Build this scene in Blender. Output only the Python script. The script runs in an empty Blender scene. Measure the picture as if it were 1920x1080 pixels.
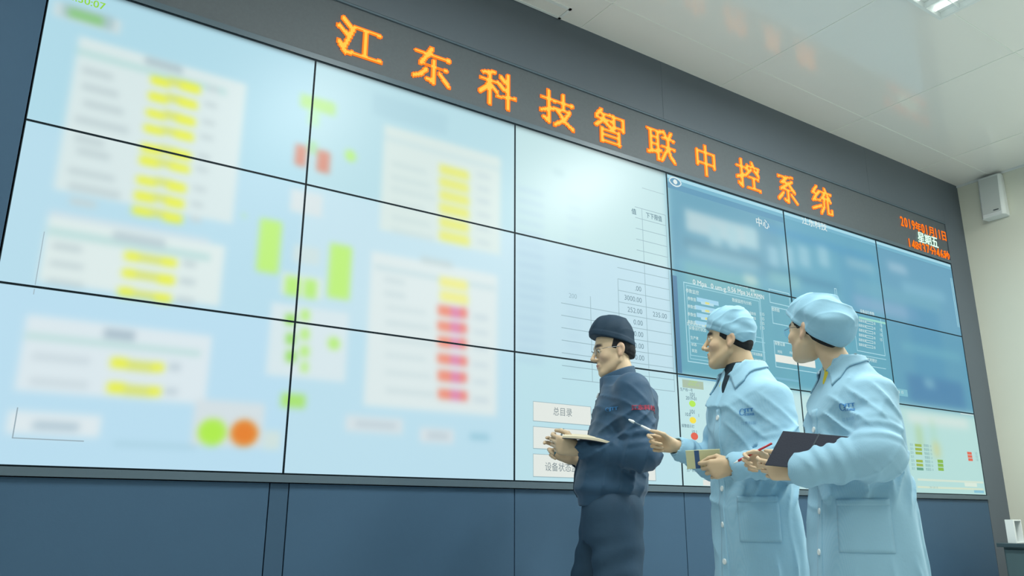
import bpy, bmesh, math, random
import numpy as np
from mathutils import Vector, Matrix
from mathutils.bvhtree import BVHTree

scene = bpy.context.scene
COL = scene.collection

# ------------------------------------------------------------------ camera
CAM = np.array([0.01368, -3.53661, 0.89])
FW = np.array([0.5374473, 0.79790085, 0.27295536])
RT = np.array([0.82893496, -0.55933757, 0.0028835])
UP = np.array([-0.15497493, -0.22471251, 0.96202238])
FPX = 1497.487
cam_data = bpy.data.cameras.new('camera')
cam_data.sensor_width = 36.0
cam_data.lens = FPX / 1920 * 36.0
cam_data.clip_start = 0.05
cam = bpy.data.objects.new('camera', cam_data)
COL.objects.link(cam)
m = Matrix.Identity(4)
for i in range(3):
    m[i][0], m[i][1], m[i][2], m[i][3] = RT[i], UP[i], -FW[i], CAM[i]
cam.matrix_world = m
scene.camera = cam

# ------------------------------------------------------------------ view, world, lights
scene.view_settings.view_transform = 'Standard'
scene.view_settings.look = 'None'
scene.view_settings.exposure = 0.0
scene.view_settings.gamma = 1.0
scene.view_settings.use_curve_mapping = False
world = bpy.data.worlds.new('world')
scene.world = world
world.use_nodes = True
world.node_tree.nodes['Background'].inputs[0].default_value = (0.75, 0.9, 0.9, 1)
world.node_tree.nodes['Background'].inputs[1].default_value = 0.3

CEIL = 3.953
XR = 7.57                       # white wall on the right
XL, YB = -3.2, -8.0
FIXTURES = [(4.41, -2.0), (1.77, -2.0), (-0.87, -2.0), (6.9, -2.4), (4.41, -4.6), (1.77, -4.6), (-0.87, -4.6), (6.9, -4.9)]
LAMP_W = [112.0, 60.0, 36.0, 42.0, 44.0, 29.0, 23.0, 27.0]
LAMP_COL = (0.97, 1.0, 0.94)
for (fx, fy), lw in zip(FIXTURES, LAMP_W):
    ld = bpy.data.lights.new('ceiling_lamp_light', 'AREA')
    ld.shape = 'RECTANGLE'
    ld.size, ld.size_y = 0.5, 1.1
    ld.energy = lw
    ld.color = LAMP_COL
    lo = bpy.data.objects.new('ceiling_lamp_light', ld)
    lo.location = (fx, fy, CEIL - 0.09)
    COL.objects.link(lo)


# ------------------------------------------------------------------ helpers
def lin(c):
    c = np.asarray(c, float) / 255.0
    return np.where(c <= 0.04045, c / 12.92, ((c + 0.055) / 1.055) ** 2.4)


def px_ray(x, y):
    return FW + (x - 960) / FPX * RT + (540 - y) / FPX * UP


def on_plane(x, y, axis, v):
    d = px_ray(x, y)
    return CAM + d * ((v - CAM[axis]) / d[axis])


def W(x, y):
    """a point of the video wall's plane: (x, z)"""
    p = on_plane(x, y, 1, 0.0)
    return p[0], p[2]


def new_mat(name, rgb, rough=0.5, spec=0.4, metal=0.0, noise=None, bump=None, emit=0.0, attr=None, sheen=0.0, sss=0.0, stripes=None):
    """Principled material; rgb in 0-255 sRGB; noise=(scale, amount); bump=(scale, strength); stripes=(scale, amount)"""
    mt = bpy.data.materials.new(name)
    mt.use_nodes = True
    nt = mt.node_tree
    b = nt.nodes['Principled BSDF']
    c = tuple(float(v) for v in lin(rgb)) + (1.0,)
    b.inputs['Base Color'].default_value = c
    b.inputs['Roughness'].default_value = rough
    b.inputs['Specular IOR Level'].default_value = spec
    b.inputs['Metallic'].default_value = metal
    if sheen:
        b.inputs['Sheen Weight'].default_value = sheen
    if sss:
        b.inputs['Subsurface Weight'].default_value = sss
        b.inputs['Subsurface Radius'].default_value = (0.012, 0.005, 0.003)
        b.inputs['Subsurface Scale'].default_value = 0.6
    src = None
    tc = nt.nodes.new('ShaderNodeTexCoord')
    if attr:
        a = nt.nodes.new('ShaderNodeAttribute')
        a.attribute_name = attr
        src = a.outputs['Color']
    if noise:
        n = nt.nodes.new('ShaderNodeTexNoise')
        n.inputs['Scale'].default_value = noise[0]
        n.inputs['Detail'].default_value = 4
        nt.links.new(tc.outputs['Object'], n.inputs['Vector'])
        mp = nt.nodes.new('ShaderNodeMapRange')
        mp.inputs['To Min'].default_value = 1 - noise[1]
        mp.inputs['To Max'].default_value = 1 + noise[1]
        nt.links.new(n.outputs['Fac'], mp.inputs['Value'])
        mx = nt.nodes.new('ShaderNodeMix')
        mx.data_type = 'RGBA'
        mx.blend_type = 'MULTIPLY'
        mx.inputs['Factor'].default_value = 1.0
        if src is not None:
            nt.links.new(src, mx.inputs['A'])
        else:
            mx.inputs['A'].default_value = c
        cmb = nt.nodes.new('ShaderNodeCombineColor')
        for k in range(3):
            nt.links.new(mp.outputs['Result'], cmb.inputs[k])
        nt.links.new(cmb.outputs['Color'], mx.inputs['B'])
        src = mx.outputs['Result']
    if stripes:
        wv = nt.nodes.new('ShaderNodeTexWave')
        wv.wave_type = 'BANDS'
        wv.bands_direction = 'DIAGONAL'
        wv.inputs['Scale'].default_value = stripes[0]
        wv.inputs['Distortion'].default_value = 0.3
        mpp = nt.nodes.new('ShaderNodeMapping')
        mpp.inputs['Scale'].default_value = (1.0, 1.0, 0.0)
        nt.links.new(tc.outputs['Object'], mpp.inputs['Vector'])
        nt.links.new(mpp.outputs['Vector'], wv.inputs['Vector'])
        mx2 = nt.nodes.new('ShaderNodeMix')
        mx2.data_type = 'RGBA'
        mx2.blend_type = 'MIX'
        mr = nt.nodes.new('ShaderNodeMath')
        mr.operation = 'MULTIPLY'
        mr.inputs[1].default_value = stripes[1]
        nt.links.new(wv.outputs['Fac'], mr.inputs[0])
        nt.links.new(mr.outputs[0], mx2.inputs['Factor'])
        if src is not None:
            nt.links.new(src, mx2.inputs['A'])
        else:
            mx2.inputs['A'].default_value = c
        mx2.inputs['B'].default_value = (0.85, 0.95, 1.0, 1)
        src = mx2.outputs['Result']
    if src is not None:
        nt.links.new(src, b.inputs['Base Color'])
    if emit:
        if src is not None:
            nt.links.new(src, b.inputs['Emission Color'])
        else:
            b.inputs['Emission Color'].default_value = c
        b.inputs['Emission Strength'].default_value = emit
    if bump:
        n2 = nt.nodes.new('ShaderNodeTexNoise')
        n2.inputs['Scale'].default_value = bump[0]
        n2.inputs['Detail'].default_value = 5
        nt.links.new(tc.outputs['Object'], n2.inputs['Vector'])
        bp = nt.nodes.new('ShaderNodeBump')
        bp.inputs['Strength'].default_value = bump[1]
        bp.inputs['Distance'].default_value = 0.01
        nt.links.new(n2.outputs['Fac'], bp.inputs['Height'])
        nt.links.new(bp.outputs['Normal'], b.inputs['Normal'])
    return mt


def link_mesh(name, verts, faces, mat, parent=None, smooth=False, colors=None, bevel=0.0):
    me = bpy.data.meshes.new(name)
    me.from_pydata([tuple(map(float, v)) for v in verts], [], [tuple(map(int, f)) for f in faces])
    me.update()
    if colors is not None:
        ca = me.color_attributes.new('Col', 'FLOAT_COLOR', 'POINT')
        arr = np.ones((len(verts), 4), np.float32)
        arr[:, :3] = colors
        ca.data.foreach_set('color', arr.ravel())
    if mat is not None:
        me.materials.append(mat)
    if smooth:
        me.polygons.foreach_set('use_smooth', [True] * len(me.polygons))
    o = bpy.data.objects.new(name, me)
    COL.objects.link(o)
    if parent is not None:
        o.parent = parent
    if bevel:
        md = o.modifiers.new('bevel', 'BEVEL')
        md.width = bevel
        md.segments = 2
        md.limit_method = 'ANGLE'
    return o


class MB:
    """collects simple solids into ONE mesh"""
    def __init__(self):
        self.v, self.f = [], []

    def add(self, vs, fs):
        k = len(self.v)
        self.v += [tuple(p) for p in vs]
        self.f += [tuple(i + k for i in f) for f in fs]

    def box(self, x0, x1, y0, y1, z0, z1, mtx=None):
        vs = [Vector((x, y, z)) for z in (z0, z1) for y in (y0, y1) for x in (x0, x1)]
        if mtx is not None:
            vs = [mtx @ p for p in vs]
        self.add(vs, [(0, 2, 3, 1), (4, 5, 7, 6), (0, 1, 5, 4), (2, 6, 7, 3), (0, 4, 6, 2), (1, 3, 7, 5)])
        return self

    def tube(self, pts, r, n=10, caps=True):
        pts = [Vector(p) for p in pts]
        rs = r if isinstance(r, (list, tuple)) else [r] * len(pts)
        t = (pts[-1] - pts[0]).normalized()
        a = t.orthogonal().normalized()
        vs, fs = [], []
        for i, p in enumerate(pts):
            d = (pts[min(i + 1, len(pts) - 1)] - pts[max(i - 1, 0)]).normalized()
            a = (a - d * a.dot(d)).normalized()
            b = d.cross(a)
            for k in range(n):
                th = 2 * math.pi * k / n
                vs.append(p + (a * math.cos(th) + b * math.sin(th)) * rs[i])
        for i in range(len(pts) - 1):
            for k in range(n):
                k2 = (k + 1) % n
                fs.append((i * n + k, i * n + k2, (i + 1) * n + k2, (i + 1) * n + k))
        if caps:
            fs.append(tuple(range(n))[::-1])
            fs.append(tuple((len(pts) - 1) * n + k for k in range(n)))
        self.add(vs, fs)
        return self

    def build(self, name, mat, parent=None, smooth=False, bevel=0.0):
        return link_mesh(name, self.v, self.f, mat, parent, smooth, None, bevel)


def tag(o, label=None, cat=None, group=None, kind=None):
    if label:
        o['label'] = label
    if cat:
        o['category'] = cat
    if group:
        o['group'] = group
    if kind:
        o['kind'] = kind
    return o


def empty(name, loc=(0, 0, 0), rot=(0, 0, 0)):
    o = bpy.data.objects.new(name, None)
    o.empty_display_size = 0.1
    o.location = loc
    o.rotation_euler = rot
    COL.objects.link(o)
    return o


_text_cache = {}


def text_mesh(s, bold=0.0):
    """2-D glyph mesh of a string from the built-in font: (verts (n,2), faces)"""
    key = (s, bold)
    if key not in _text_cache:
        cu = bpy.data.curves.new('txt', 'FONT')
        cu.body = s
        cu.resolution_u = 3
        ob = bpy.data.objects.new('txt', cu)
        COL.objects.link(ob)
        dg = bpy.context.evaluated_depsgraph_get()
        me = bpy.data.meshes.new_from_object(ob.evaluated_get(dg))
        vs = np.array([(v.co.x, v.co.y) for v in me.vertices]) if len(me.vertices) else np.zeros((0, 2))
        fs = [tuple(p.vertices) for p in me.polygons]
        if bold > 0 and len(vs):                 # heavier strokes: the glyph repeated a hair to each side
            n0, v0, f0 = len(vs), vs, list(fs)
            for k, (sx_, sy_) in enumerate(((1, .5), (-1, .5), (1, -.5), (-1, -.5))):
                vs = np.concatenate([vs, v0 + np.array([sx_, sy_]) * bold])
                fs = fs + [tuple(i + n0 * (k + 1) for i in f) for f in f0]
        bpy.data.objects.remove(ob)
        bpy.data.curves.remove(cu)
        bpy.data.meshes.remove(me)
        _text_cache[key] = (vs, fs)
    return _text_cache[key]


# ------------------------------------------------------------------ materials of the room
M = {}
M['black_panel'] = new_mat('black_panel', (96, 106, 116), 0.45, 0.25, noise=(1.2, 0.08), bump=(180, 0.03))
M['black_base'] = new_mat('black_base', (68, 96, 122), 0.45, 0.14, noise=(1.2, 0.10), bump=(180, 0.03))
M['black_trim'] = new_mat('black_trim', (86, 104, 116), 0.35, 0.4)
M['bezel'] = new_mat('bezel', (22, 40, 50), 0.5, 0.2)
M['led_board'] = new_mat('led_board', (92, 100, 106), 0.55, 0.3, noise=(60, 0.10), bump=(260, 0.15))
M['ceiling'] = new_mat('ceiling', (240, 240, 236), 0.11, 0.75, noise=(0.6, 0.03))
M['ceiling_seam'] = new_mat('ceiling_seam', (238, 242, 236), 0.5)
M['white_wall'] = new_mat('white_wall', (224, 226, 212), 0.75, 0.2, noise=(0.9, 0.03), bump=(90, 0.02))
M['room_wall'] = new_mat('room_wall', (176, 184, 182), 0.8, 0.2)
M['floor'] = new_mat('floor', (188, 192, 190), 0.4, 0.4, noise=(2.0, 0.06))
M['white_metal'] = new_mat('white_metal', (228, 234, 234), 0.35, 0.5)
M['lamp_glow'] = new_mat('lamp_glow', (246, 255, 248), 0.5, emit=1.6)
M['screen'] = new_mat('screen_glow', (0, 0, 0), 0.35, 0.25, attr='Col')
nt = M['screen'].node_tree
b_ = nt.nodes['Principled BSDF']
for l in list(b_.inputs['Base Color'].links):
    src_ = l.from_socket
    nt.links.remove(l)
b_.inputs['Base Color'].default_value = (0.012, 0.016, 0.02, 1)
nt.links.new(src_, b_.inputs['Emission Color'])
b_.inputs['Emission Strength'].default_value = 0.97
M['led'] = new_mat('led_glow', (0, 0, 0), 0.5, 0.0, attr='Col')
nt = M['led'].node_tree
b_ = nt.nodes['Principled BSDF']
for l in list(b_.inputs['Base Color'].links):
    src_ = l.from_socket
    nt.links.remove(l)
b_.inputs['Base Color'].default_value = (0.02, 0.02, 0.02, 1)
nt.links.new(src_, b_.inputs['Emission Color'])
b_.inputs['Emission Strength'].default_value = 1.5

# ------------------------------------------------------------------ the room
def struct(name, mb, mat, bevel=0.0):
    o = mb.build(name, mat, None, False, bevel)
    o['kind'] = 'structure'
    return o


struct('floor', MB().box(XL - .2, XR + .2, YB - .2, 0.6, -0.1, 0.0), M['floor'])
struct('wall_right', MB().box(XR, XR + 0.2, YB, 0.6, 0, CEIL), M['white_wall'])
struct('wall_left', MB().box(XL - 0.2, XL, YB, 0.6, 0, CEIL), M['room_wall'])
struct('wall_front', MB().box(XL, XR, YB - 0.2, YB, 0, CEIL), M['room_wall'])
struct('wall_back', MB().box(XL, XR, 0.30, 0.5, 0, CEIL), M['black_panel'])
# ceiling with its raised joints
cb = MB().box(XL - .2, XR + .2, YB - .2, 0.6, CEIL, CEIL + 0.15)
struct('ceiling', cb, M['ceiling'])
sm = MB()
xs_j = [2.93 + 1.32 * k for k in range(-4, 4)]
ys_j = [-0.32 - 1.135 * k for k in range(0, 7)]
for xj in xs_j:
    sm.box(xj - 0.003, xj + 0.003, YB, 0.0, CEIL - 0.002, CEIL + 0.01)
for yj in ys_j:
    sm.box(XL, XR, yj - 0.003, yj + 0.003, CEIL - 0.002, CEIL + 0.01)
struct('trim_1', sm, M['ceiling_seam'])
# thin cove along the white wall's top
struct('trim_2', MB().box(XR - 0.012, XR, YB, 0.0, CEIL - 0.02, CEIL), M['white_metal'])

# columns / rows of the video wall
CX = [0.0123, 1.1889, 2.4131, 3.6438, 4.8614, 6.0551, 7.2354]
RZ = [3.1084, 2.4274, 1.742, 1.0582]
ZT, ZB = RZ[0], RZ[3]
# black cladding round the video wall
struct('trim_3', MB().box(XL, CX[0] - .004, -0.004, 0.30, 0, CEIL), M['black_base'])
struct('trim_4', MB().box(CX[6] + .004, XR, -0.004, 0.30, 0, CEIL), M['black_panel'])
up = MB()
ux = [CX[0] - .004, 1.19, 3.644, 6.055, CX[6] + .004]
for a, b2 in zip(ux[:-1], ux[1:]):
    up.box(a + 0.001, b2 - 0.001, -0.004, 0.30, ZT + 0.40, CEIL)
struct('trim_5', up, M['black_panel'])
struct('trim_6', MB().box(CX[0] - .004, CX[6] + .004, -0.022, 0.30, 1.022, ZB - .003), M['black_trim'])
names = ['below the leftmost screen column', 'below the second screen column', 'below the third screen column',
         'just right of the man in navy', 'behind the two coats', 'to the right of the woman']
for k in range(6):
    mb = MB().box(CX[k] + .003 + (0.03 if k in (1,) else 0), CX[k + 1] - .003 - (0.055 if k == 0 else 0), -0.004, 0.02, 0.06, 1.018)
    o = empty('base_panel', ((CX[k] + CX[k + 1]) / 2, 0, 0.06))
    p = mb.build('panel', M['black_base'], o)
    p.location = (-o.location[0], 0, -0.06)
    tag(o, 'dark base panel under the video wall, ' + names[k], 'panel', 'dark base panels under the video wall')
M['stile'] = new_mat('stile', (64, 90, 114), 0.45, 0.14)
struct('trim_7', MB().box(CX[1] - .052, CX[1] + .028, -0.002, 0.03, 0.06, 1.018), M['stile'])
struct('baseboard_back', MB().box(CX[0] - .004, CX[6] + .004, 0.0, 0.3, 0, 0.058), M['black_base'])
struct('trim_8', MB().box(CX[0], CX[6], 0.12, 0.29, 0.06, CEIL - .01), M['bezel'])

# slot frame on the ceiling against the black wall
o = empty('ceiling_vent', (2.2, -0.07, CEIL))
vb = MB()
vb.box(-1.1, 0.555, -0.062, -0.045, -0.007, 0.0).box(-1.1, 0.555, 0.045, 0.062, -0.007, 0.0)
vb.box(0.535, 0.555, -0.062, 0.062, -0.007, 0.0).box(-1.12, -1.1, -0.062, 0.062, -0.007, 0.0)
vb.build('frame', M['white_metal'], o)
MB().box(-1.1, 0.54, -0.05, 0.05, -0.004, -0.001).build('slat_panel', M['ceiling'], o)
tag(o, 'narrow white slot frame on the ceiling against the black wall', 'vent')

# ceiling lamps with louvres
for i, (fx, fy) in enumerate(FIXTURES):
    o = empty('ceiling_lamp', (fx, fy, CEIL))
    fb = MB()
    hx, hy = 0.30, 0.60
    fb.box(-hx, hx, -hy, -hy + .02, -.05, 0).box(-hx, hx, hy - .02, hy, -.05, 0)
    fb.box(-hx, -hx + .02, -hy + .02, hy - .02, -.05, 0).box(hx - .02, hx, -hy + .02, hy - .02, -.05, 0)
    fb.build('housing', M['white_metal'], o)
    MB().box(-hx + .02, hx - .02, -hy + .02, hy - .02, -.012, -.004).build('reflector', M['white_metal'], o)
    for tx in (-.19, 0, .19):
        MB().tube([(tx, -hy + .03, -.03), (tx, hy - .03, -.03)], 0.013, 10).build('tube', M['lamp_glow'], o, True)
    lv = MB()
    for tx in (-.095, .095):
        lv.box(tx - .004, tx + .004, -hy + .02, hy - .02, -.05, -.014)
    for k in range(9):
        yy = -hy + .02 + (k + 1) * (2 * hy - .04) / 10
        lv.box(-hx + .02, hx - .02, yy - .002, yy + .002, -.045, -.018)
    lv.build('louvre', M['white_metal'], o)
    lab = 'white louvred fluorescent ceiling lamp at the top right edge of the photo' if i == 0 else 'louvred fluorescent ceiling lamp out of the picture'
    tag(o, lab, 'lamp', 'louvred ceiling lamps')

# ------------------------------------------------------------------ what the video wall shows
RES = 0.005
GX0, GX1, GZ0, GZ1 = CX[0], CX[6], ZB, ZT
NX, NZ = int((GX1 - GX0) / RES) + 1, int((GZ1 - GZ0) / RES) + 1
canvas = np.zeros((NZ, NX, 3))          # row 0 is the bottom, sRGB 0-255
gx = GX0 + np.arange(NX) * RES
gz = GZ0 + np.arange(NZ) * RES


def ix(x):
    return int(np.clip(round((x - GX0) / RES), 0, NX))


def iz(z):
    return int(np.clip(round((z - GZ0) / RES), 0, NZ))


def rect_m(x0, x1, z0, z1, c, a=1.0):
    s = (slice(iz(min(z0, z1)), max(iz(max(z0, z1)), iz(min(z0, z1)) + 1)), slice(ix(x0), max(ix(x1), ix(x0) + 1)))
    canvas[s] = canvas[s] * (1 - a) + np.array(c, float) * a


def rect(px0, py0, px1, py1, c, a=1.0):
    """axis-aligned rectangle of the page shown, by its top left and bottom right corners as seen in the photo"""
    x0, z1 = W(px0, py0)
    x1, z0 = W(px1, py1)
    if py1 - py0 < 45:                       # small marks: height given at their left end
        z0 = W(px0, py1)[1]
    rect_m(x0, x1, z0, z1, c, a)


def disc(px, py, rx, rz, c):
    x, z = W(px, py)
    mk = ((gx[None, :] - x) / rx) ** 2 + ((gz[:, None] - z) / rz) ** 2 < 1
    canvas[mk] = c


# page backgrounds, tile by tile (each panel has its own slight tint)
BG = [[(176, 218, 232), (184, 221, 230), (192, 224, 227), (104, 168, 190), (98, 165, 190), (100, 158, 186)],
      [(184, 221, 236), (196, 226, 237), (190, 221, 233), (94, 163, 182), (88, 160, 182), (88, 152, 180)],
      [(186, 222, 240), (188, 223, 237), (186, 223, 232), (190, 226, 228), (188, 224, 224), (178, 218, 214)]]
for r in range(3):
    for c in range(6):
        rect_m(CX[c], CX[c + 1], RZ[r + 1], RZ[r], BG[r][c])

WH = (224, 235, 234)
YE, YE2 = (234, 240, 60), (216, 226, 110)
TXT = (196, 212, 214)
TEAL = (190, 222, 220)
# --- soft, glowing page on the left
rect(105, 0, 232, 28, (205, 222, 224)); rect(120, 4, 216, 30, (168, 196, 200)); rect(132, 12, 196, 30, (140, 200, 130))
# big card with yellow values
rect(150, 66, 437, 420, (216, 232, 232)); rect(92, 400, 412, 574, (222, 236, 234))
rect(146, 88, 434, 102, TEAL); rect(92, 424, 400, 440, TEAL); rect(94, 392, 400, 404, (206, 224, 232))
rect(275, 104, 345, 120, (178, 198, 204)); rect(215, 432, 312, 448, (188, 206, 212))
ys = [157, 187, 219, 248, 284, 308, 344, 374, 402]
for k, y in enumerate(ys):
    xc = 330 - (y - 157) * 0.137
    rect(xc - 45, y - 17, xc - 10, y - 2, YE); rect(xc - 12, y - 13, xc + 20, y + 2, YE2); rect(xc + 12, y - 6, xc + 46, y + 10, YE)
    rect(xc - 175 + (k % 3) * 6, y - 34, xc - 115 + (k % 4) * 14, y - 20, TXT)
    rect(xc + 60, y + 2, xc + 82, y + 12, TXT)
for k, y in enumerate((483, 515, 550)):
    xc = 285 - k * 6
    rect(xc - 48, y - 13, xc - 22, y + 2, YE); rect(xc - 22, y - 8, xc + 22, y + 6, YE2); rect(xc + 20, y - 2, xc + 48, y + 14, YE)
    rect(xc - 185, y - 30, xc - 130 + k * 8, y - 18, TXT)
    rect(xc + 60, y + 4, xc + 84 + k * 4, y + 16, TXT)
# small card
rect(52, 588, 385, 756, (220, 233, 238)); rect(48, 622, 380, 634, TEAL)
rect(198, 614, 254, 634, (170, 190, 202))
for k, y in enumerate((682, 728)):
    rect(210 - k * 6, y - 12, 240 - k * 6, y + 6, YE); rect(240 - k * 6, y - 8, 290 - k * 6, y + 10, YE2); rect(288 - k * 6, y - 4, 308 - k * 6, y + 12, YE)
    rect(62 - k * 4, y - 22, 170 - k * 4, y - 8, (204, 218, 224)); rect(318 - k * 6, y - 2, 340 - k * 6, y + 10, (190, 206, 214))
rect(18, 768, 186, 820, (222, 234, 238)); rect(64, 788, 148, 804, (176, 198, 210))
rect(215, 828, 370, 833, (160, 200, 214))
# tray with the two round buttons
rect(368, 746, 492, 838, (212, 224, 228)); rect(496, 806, 526, 842, (208, 226, 222))
disc(398, 810, 0.058, 0.055, (176, 236, 70)); disc(458, 812, 0.058, 0.055, (230, 128, 30))
# flow diagram
G = (184, 238, 120)
rect(566, 174, 630, 200, (180, 228, 140)); rect(580, 200, 598, 232, (184, 232, 190)); rect(580, 262, 594, 285, (170, 222, 170))
rect(557, 270, 574, 308, (212, 140, 120)); rect(597, 280, 617, 320, (212, 140, 120)); disc(657, 292, .028, .03, G)
rect(548, 352, 604, 408, (216, 228, 230)); rect(552, 456, 600, 490, (206, 226, 226))
rect(491, 408, 522, 514, (190, 240, 120)); rect(622, 456, 656, 562, (190, 240, 120))
rect(530, 508, 604, 562, (218, 234, 228)); rect(538, 516, 562, 552, G); rect(572, 522, 594, 556, G)
rect(512, 566, 648, 716, (216, 232, 236))
for y in (596, 632, 664):
    rect(538, y - 8, 554, y + 12, (150, 220, 90)); rect(566, y - 16, 580, y + 4, G)
rect(566, 678, 578, 696, G); disc(626, 644, .03, .03, G)
rect(530, 736, 572, 762, (170, 228, 110)); rect(455, 400, 462, 405, G)
# right hand card of the page
rect(722, 232, 938, 478, (216, 232, 228)); rect(698, 470, 932, 780, (221, 234, 234))
rect(722, 252, 938, 262, (205, 226, 226)); rect(704, 494, 930, 504, (200, 222, 226)); rect(790, 480, 850, 492, (196, 214, 216))
YC = (230, 234, 120)
for k, y in enumerate((320, 345, 368, 394, 420, 445)):
    rect(825, y - 14, 880, y + 4, YC)
    rect(735, y - 20, 800 + (k % 3) * 8, y - 10, (206, 224, 222)); rect(895, y + 2, 920, y + 10, (200, 218, 220))
for k, y in enumerate((528, 554)):
    rect(826, y - 10, 878, y + 8, (238, 236, 140)); rect(722, y - 10, 760, y, (206, 222, 224))
for k, y in enumerate((584, 613, 642, 674, 706, 740)):
    rect(822, y - 13, 846, y + 6, (238, 140, 116)); rect(846, y - 10, 868, y + 9, (222, 130, 170)); rect(864, y - 8, 876, y + 10, (238, 130, 116))
    rect(724, y - 14, 800 + (k % 3) * 8, y - 5, (206, 222, 224)); rect(888, y + 4, 916, y + 12, (200, 216, 222))
rect(650, 776, 756, 808, (214, 226, 230)); rect(668, 788, 744, 798, (190, 206, 214))
rect(788, 800, 852, 828, (216, 226, 230)); rect(802, 810, 842, 820, (190, 206, 214)); rect(882, 812, 918, 822, (146, 196, 214))
rect(700, 172, 840, 212, (170, 208, 220), .5)
# faint grey text columns in the soft table
for k in range(17):
    y = 350 + k * 20
    rect(972, y, 1020, y + 6, (168, 200, 220), .7); rect(1064, y + 14, 1090, y + 19, (172, 204, 222), .6)
rect(1038, 316, 1058, 326, (170, 205, 212), .7)
# --- dashboards
DB, DT = (92, 150, 186), (110, 180, 190)
rect(1258, 345, 1470, 530, (86, 140, 168), .35)
rect(1275, 345, 1415, 395, (150, 186, 200), .8); rect(1285, 390, 1420, 430, (178, 206, 212), .9)
for x in (1330, 1362, 1395):
    rect(x, 420, x + 24, 462, (158, 200, 210), .8)
rect(1282, 444, 1425, 462, (88, 142, 164), .8); rect(1290, 458, 1420, 478, (140, 188, 202), .6); rect(1285, 490, 1425, 530, (112, 176, 184), .8)
rect(1395, 512, 1420, 530, (190, 214, 206), .8)
rect(1434, 432, 1640, 480, (78, 150, 190), .7)
for x in (1438, 1466, 1496, 1532):
    rect(x, 458, x + 24, 496, (148, 196, 212), .85)
rect(1434, 496, 1570, 512, (74, 136, 166), .7); rect(1440, 505, 1500, 530, (128, 186, 194), .8); rect(1572, 470, 1640, 600, (84, 150, 184), .5)
rect(1586, 480, 1638, 498, (132, 182, 200), .8); rect(1600, 520, 1760, 545, (110, 170, 190), .6)
rect(1665, 490, 1700, 505, (160, 194, 212), .8); rect(1690, 525, 1770, 545, (126, 182, 204), .7); rect(1600, 550, 1720, 575, (132, 170, 200), .7)
rect(1700, 570, 1780, 740, (72, 140, 178), .5); rect(1700, 700, 1812, 768, (62, 118, 164), .7); rect(1733, 710, 1752, 724, (130, 182, 200), .9)
rect(1690, 640, 1800, 655, (104, 172, 190), .7)
for x0_, x1_ in ((1262, 1280), (1436, 1444), (1586, 1594), (1792, 1808)):
    rect(x0_, 400, x1_, 700, (66, 116, 158), .7)
# lower right page: soft bars
rect(1700, 772, 1815, 790, (214, 226, 220), .8); rect(1718, 796, 1730, 838, (168, 200, 130)); rect(1746, 786, 1758, 858, (140, 198, 130)); rect(1750, 828, 1762, 856, (206, 200, 120))


def gauss1(a, sig, axis):
    n = max(1, int(3 * sig))
    k = np.exp(-0.5 * (np.arange(-n, n + 1) / max(sig, 1e-3)) ** 2)
    k /= k.sum()
    pad = [(0, 0)] * a.ndim
    pad[axis] = (n, n)
    ap = np.pad(a, pad, 'edge')
    out = np.zeros_like(a)
    for i, w in enumerate(k):
        sl = [slice(None)] * a.ndim
        sl[axis] = slice(i, i + a.shape[axis])
        out += w * ap[tuple(sl)]
    return out


# the soft pictures are out of focus on the panels themselves; farther columns a little softer
sx_lv = [0.013, 0.016, 0.021, 0.030, 0.038, 0.048]
sz_lv = [0.014, 0.015, 0.018, 0.022, 0.025, 0.029]
soft = np.zeros_like(canvas)
lv = [gauss1(gauss1(canvas, sx_lv[c] / RES, 1), sz_lv[c] / RES, 0) for c in range(6)]
xc_ = np.array([(CX[c] + CX[c + 1]) / 2 for c in range(6)])
tpos = np.interp(gx, xc_, np.arange(6))
for i in range(NX):
    k = min(int(tpos[i]), 4)
    t = tpos[i] - k
    soft[:, i] = lv[k][:, i] * (1 - t) + lv[k + 1][:, i] * t


def sample(x, z):
    fx = np.clip((x - GX0) / RES, 0, NX - 1.001)
    fz = np.clip((z - GZ0) / RES, 0, NZ - 1.001)
    i, j = fx.astype(int), fz.astype(int)
    a, b2 = (fx - i)[:, None], (fz - j)[:, None]
    return (soft[j, i] * (1 - a) * (1 - b2) + soft[j, i + 1] * a * (1 - b2) + soft[j + 1, i] * (1 - a) * b2 + soft[j + 1, i + 1] * a * b2)


# --- crisp marks: flat coloured shapes of the picture, collected as polygons on the wall and cut to the panel they belong to
crisp = [[] for _ in range(18)]          # per tile: (verts (n,2), faces, rgb)


def tile_of(x, z):
    c = min(max(sum(x > CX[k] for k in range(1, 6)), 0), 5)
    r = 0 if z > RZ[1] else (1 if z > RZ[2] else 2)
    return r * 6 + c


def q_m(x0, x1, z0, z1, rgb):
    """crisp rectangle, split at the panel borders"""
    for r in range(3):
        for c in range(6):
            a0, a1 = max(x0, CX[c] + .008), min(x1, CX[c + 1] - .008)
            b0, b1 = max(z0, RZ[r + 1] + .008), min(z1, RZ[r] - .008)
            if a1 > a0 and b1 > b0:
                crisp[r * 6 + c].append((np.array([(a0, b0), (a1, b0), (a1, b1), (a0, b1)]), [(0, 1, 2, 3)], rgb))


def q(px0, py0, px1, py1, rgb):
    x0, z1 = W(px0, py0)
    x1, z0 = W(px1, py1)
    if py1 - py0 < 45:
        z0 = W(px0, py1)[1]
    q_m(x0, x1, z0, z1, rgb)


def outline(px0, py0, px1, py1, rgb, w=0.006):
    x0, z1 = W(px0, py0)
    x1, z0 = W(px1, py1)
    if py1 - py0 < 10:
        z0 = W(px0, py1)[1]
    q_m(x0, x1, z1 - w, z1, rgb); q_m(x0, x1, z0, z0 + w, rgb)
    q_m(x0, x0 + w, z0 + w, z1 - w, rgb); q_m(x1 - w, x1, z0 + w, z1 - w, rgb)


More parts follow.
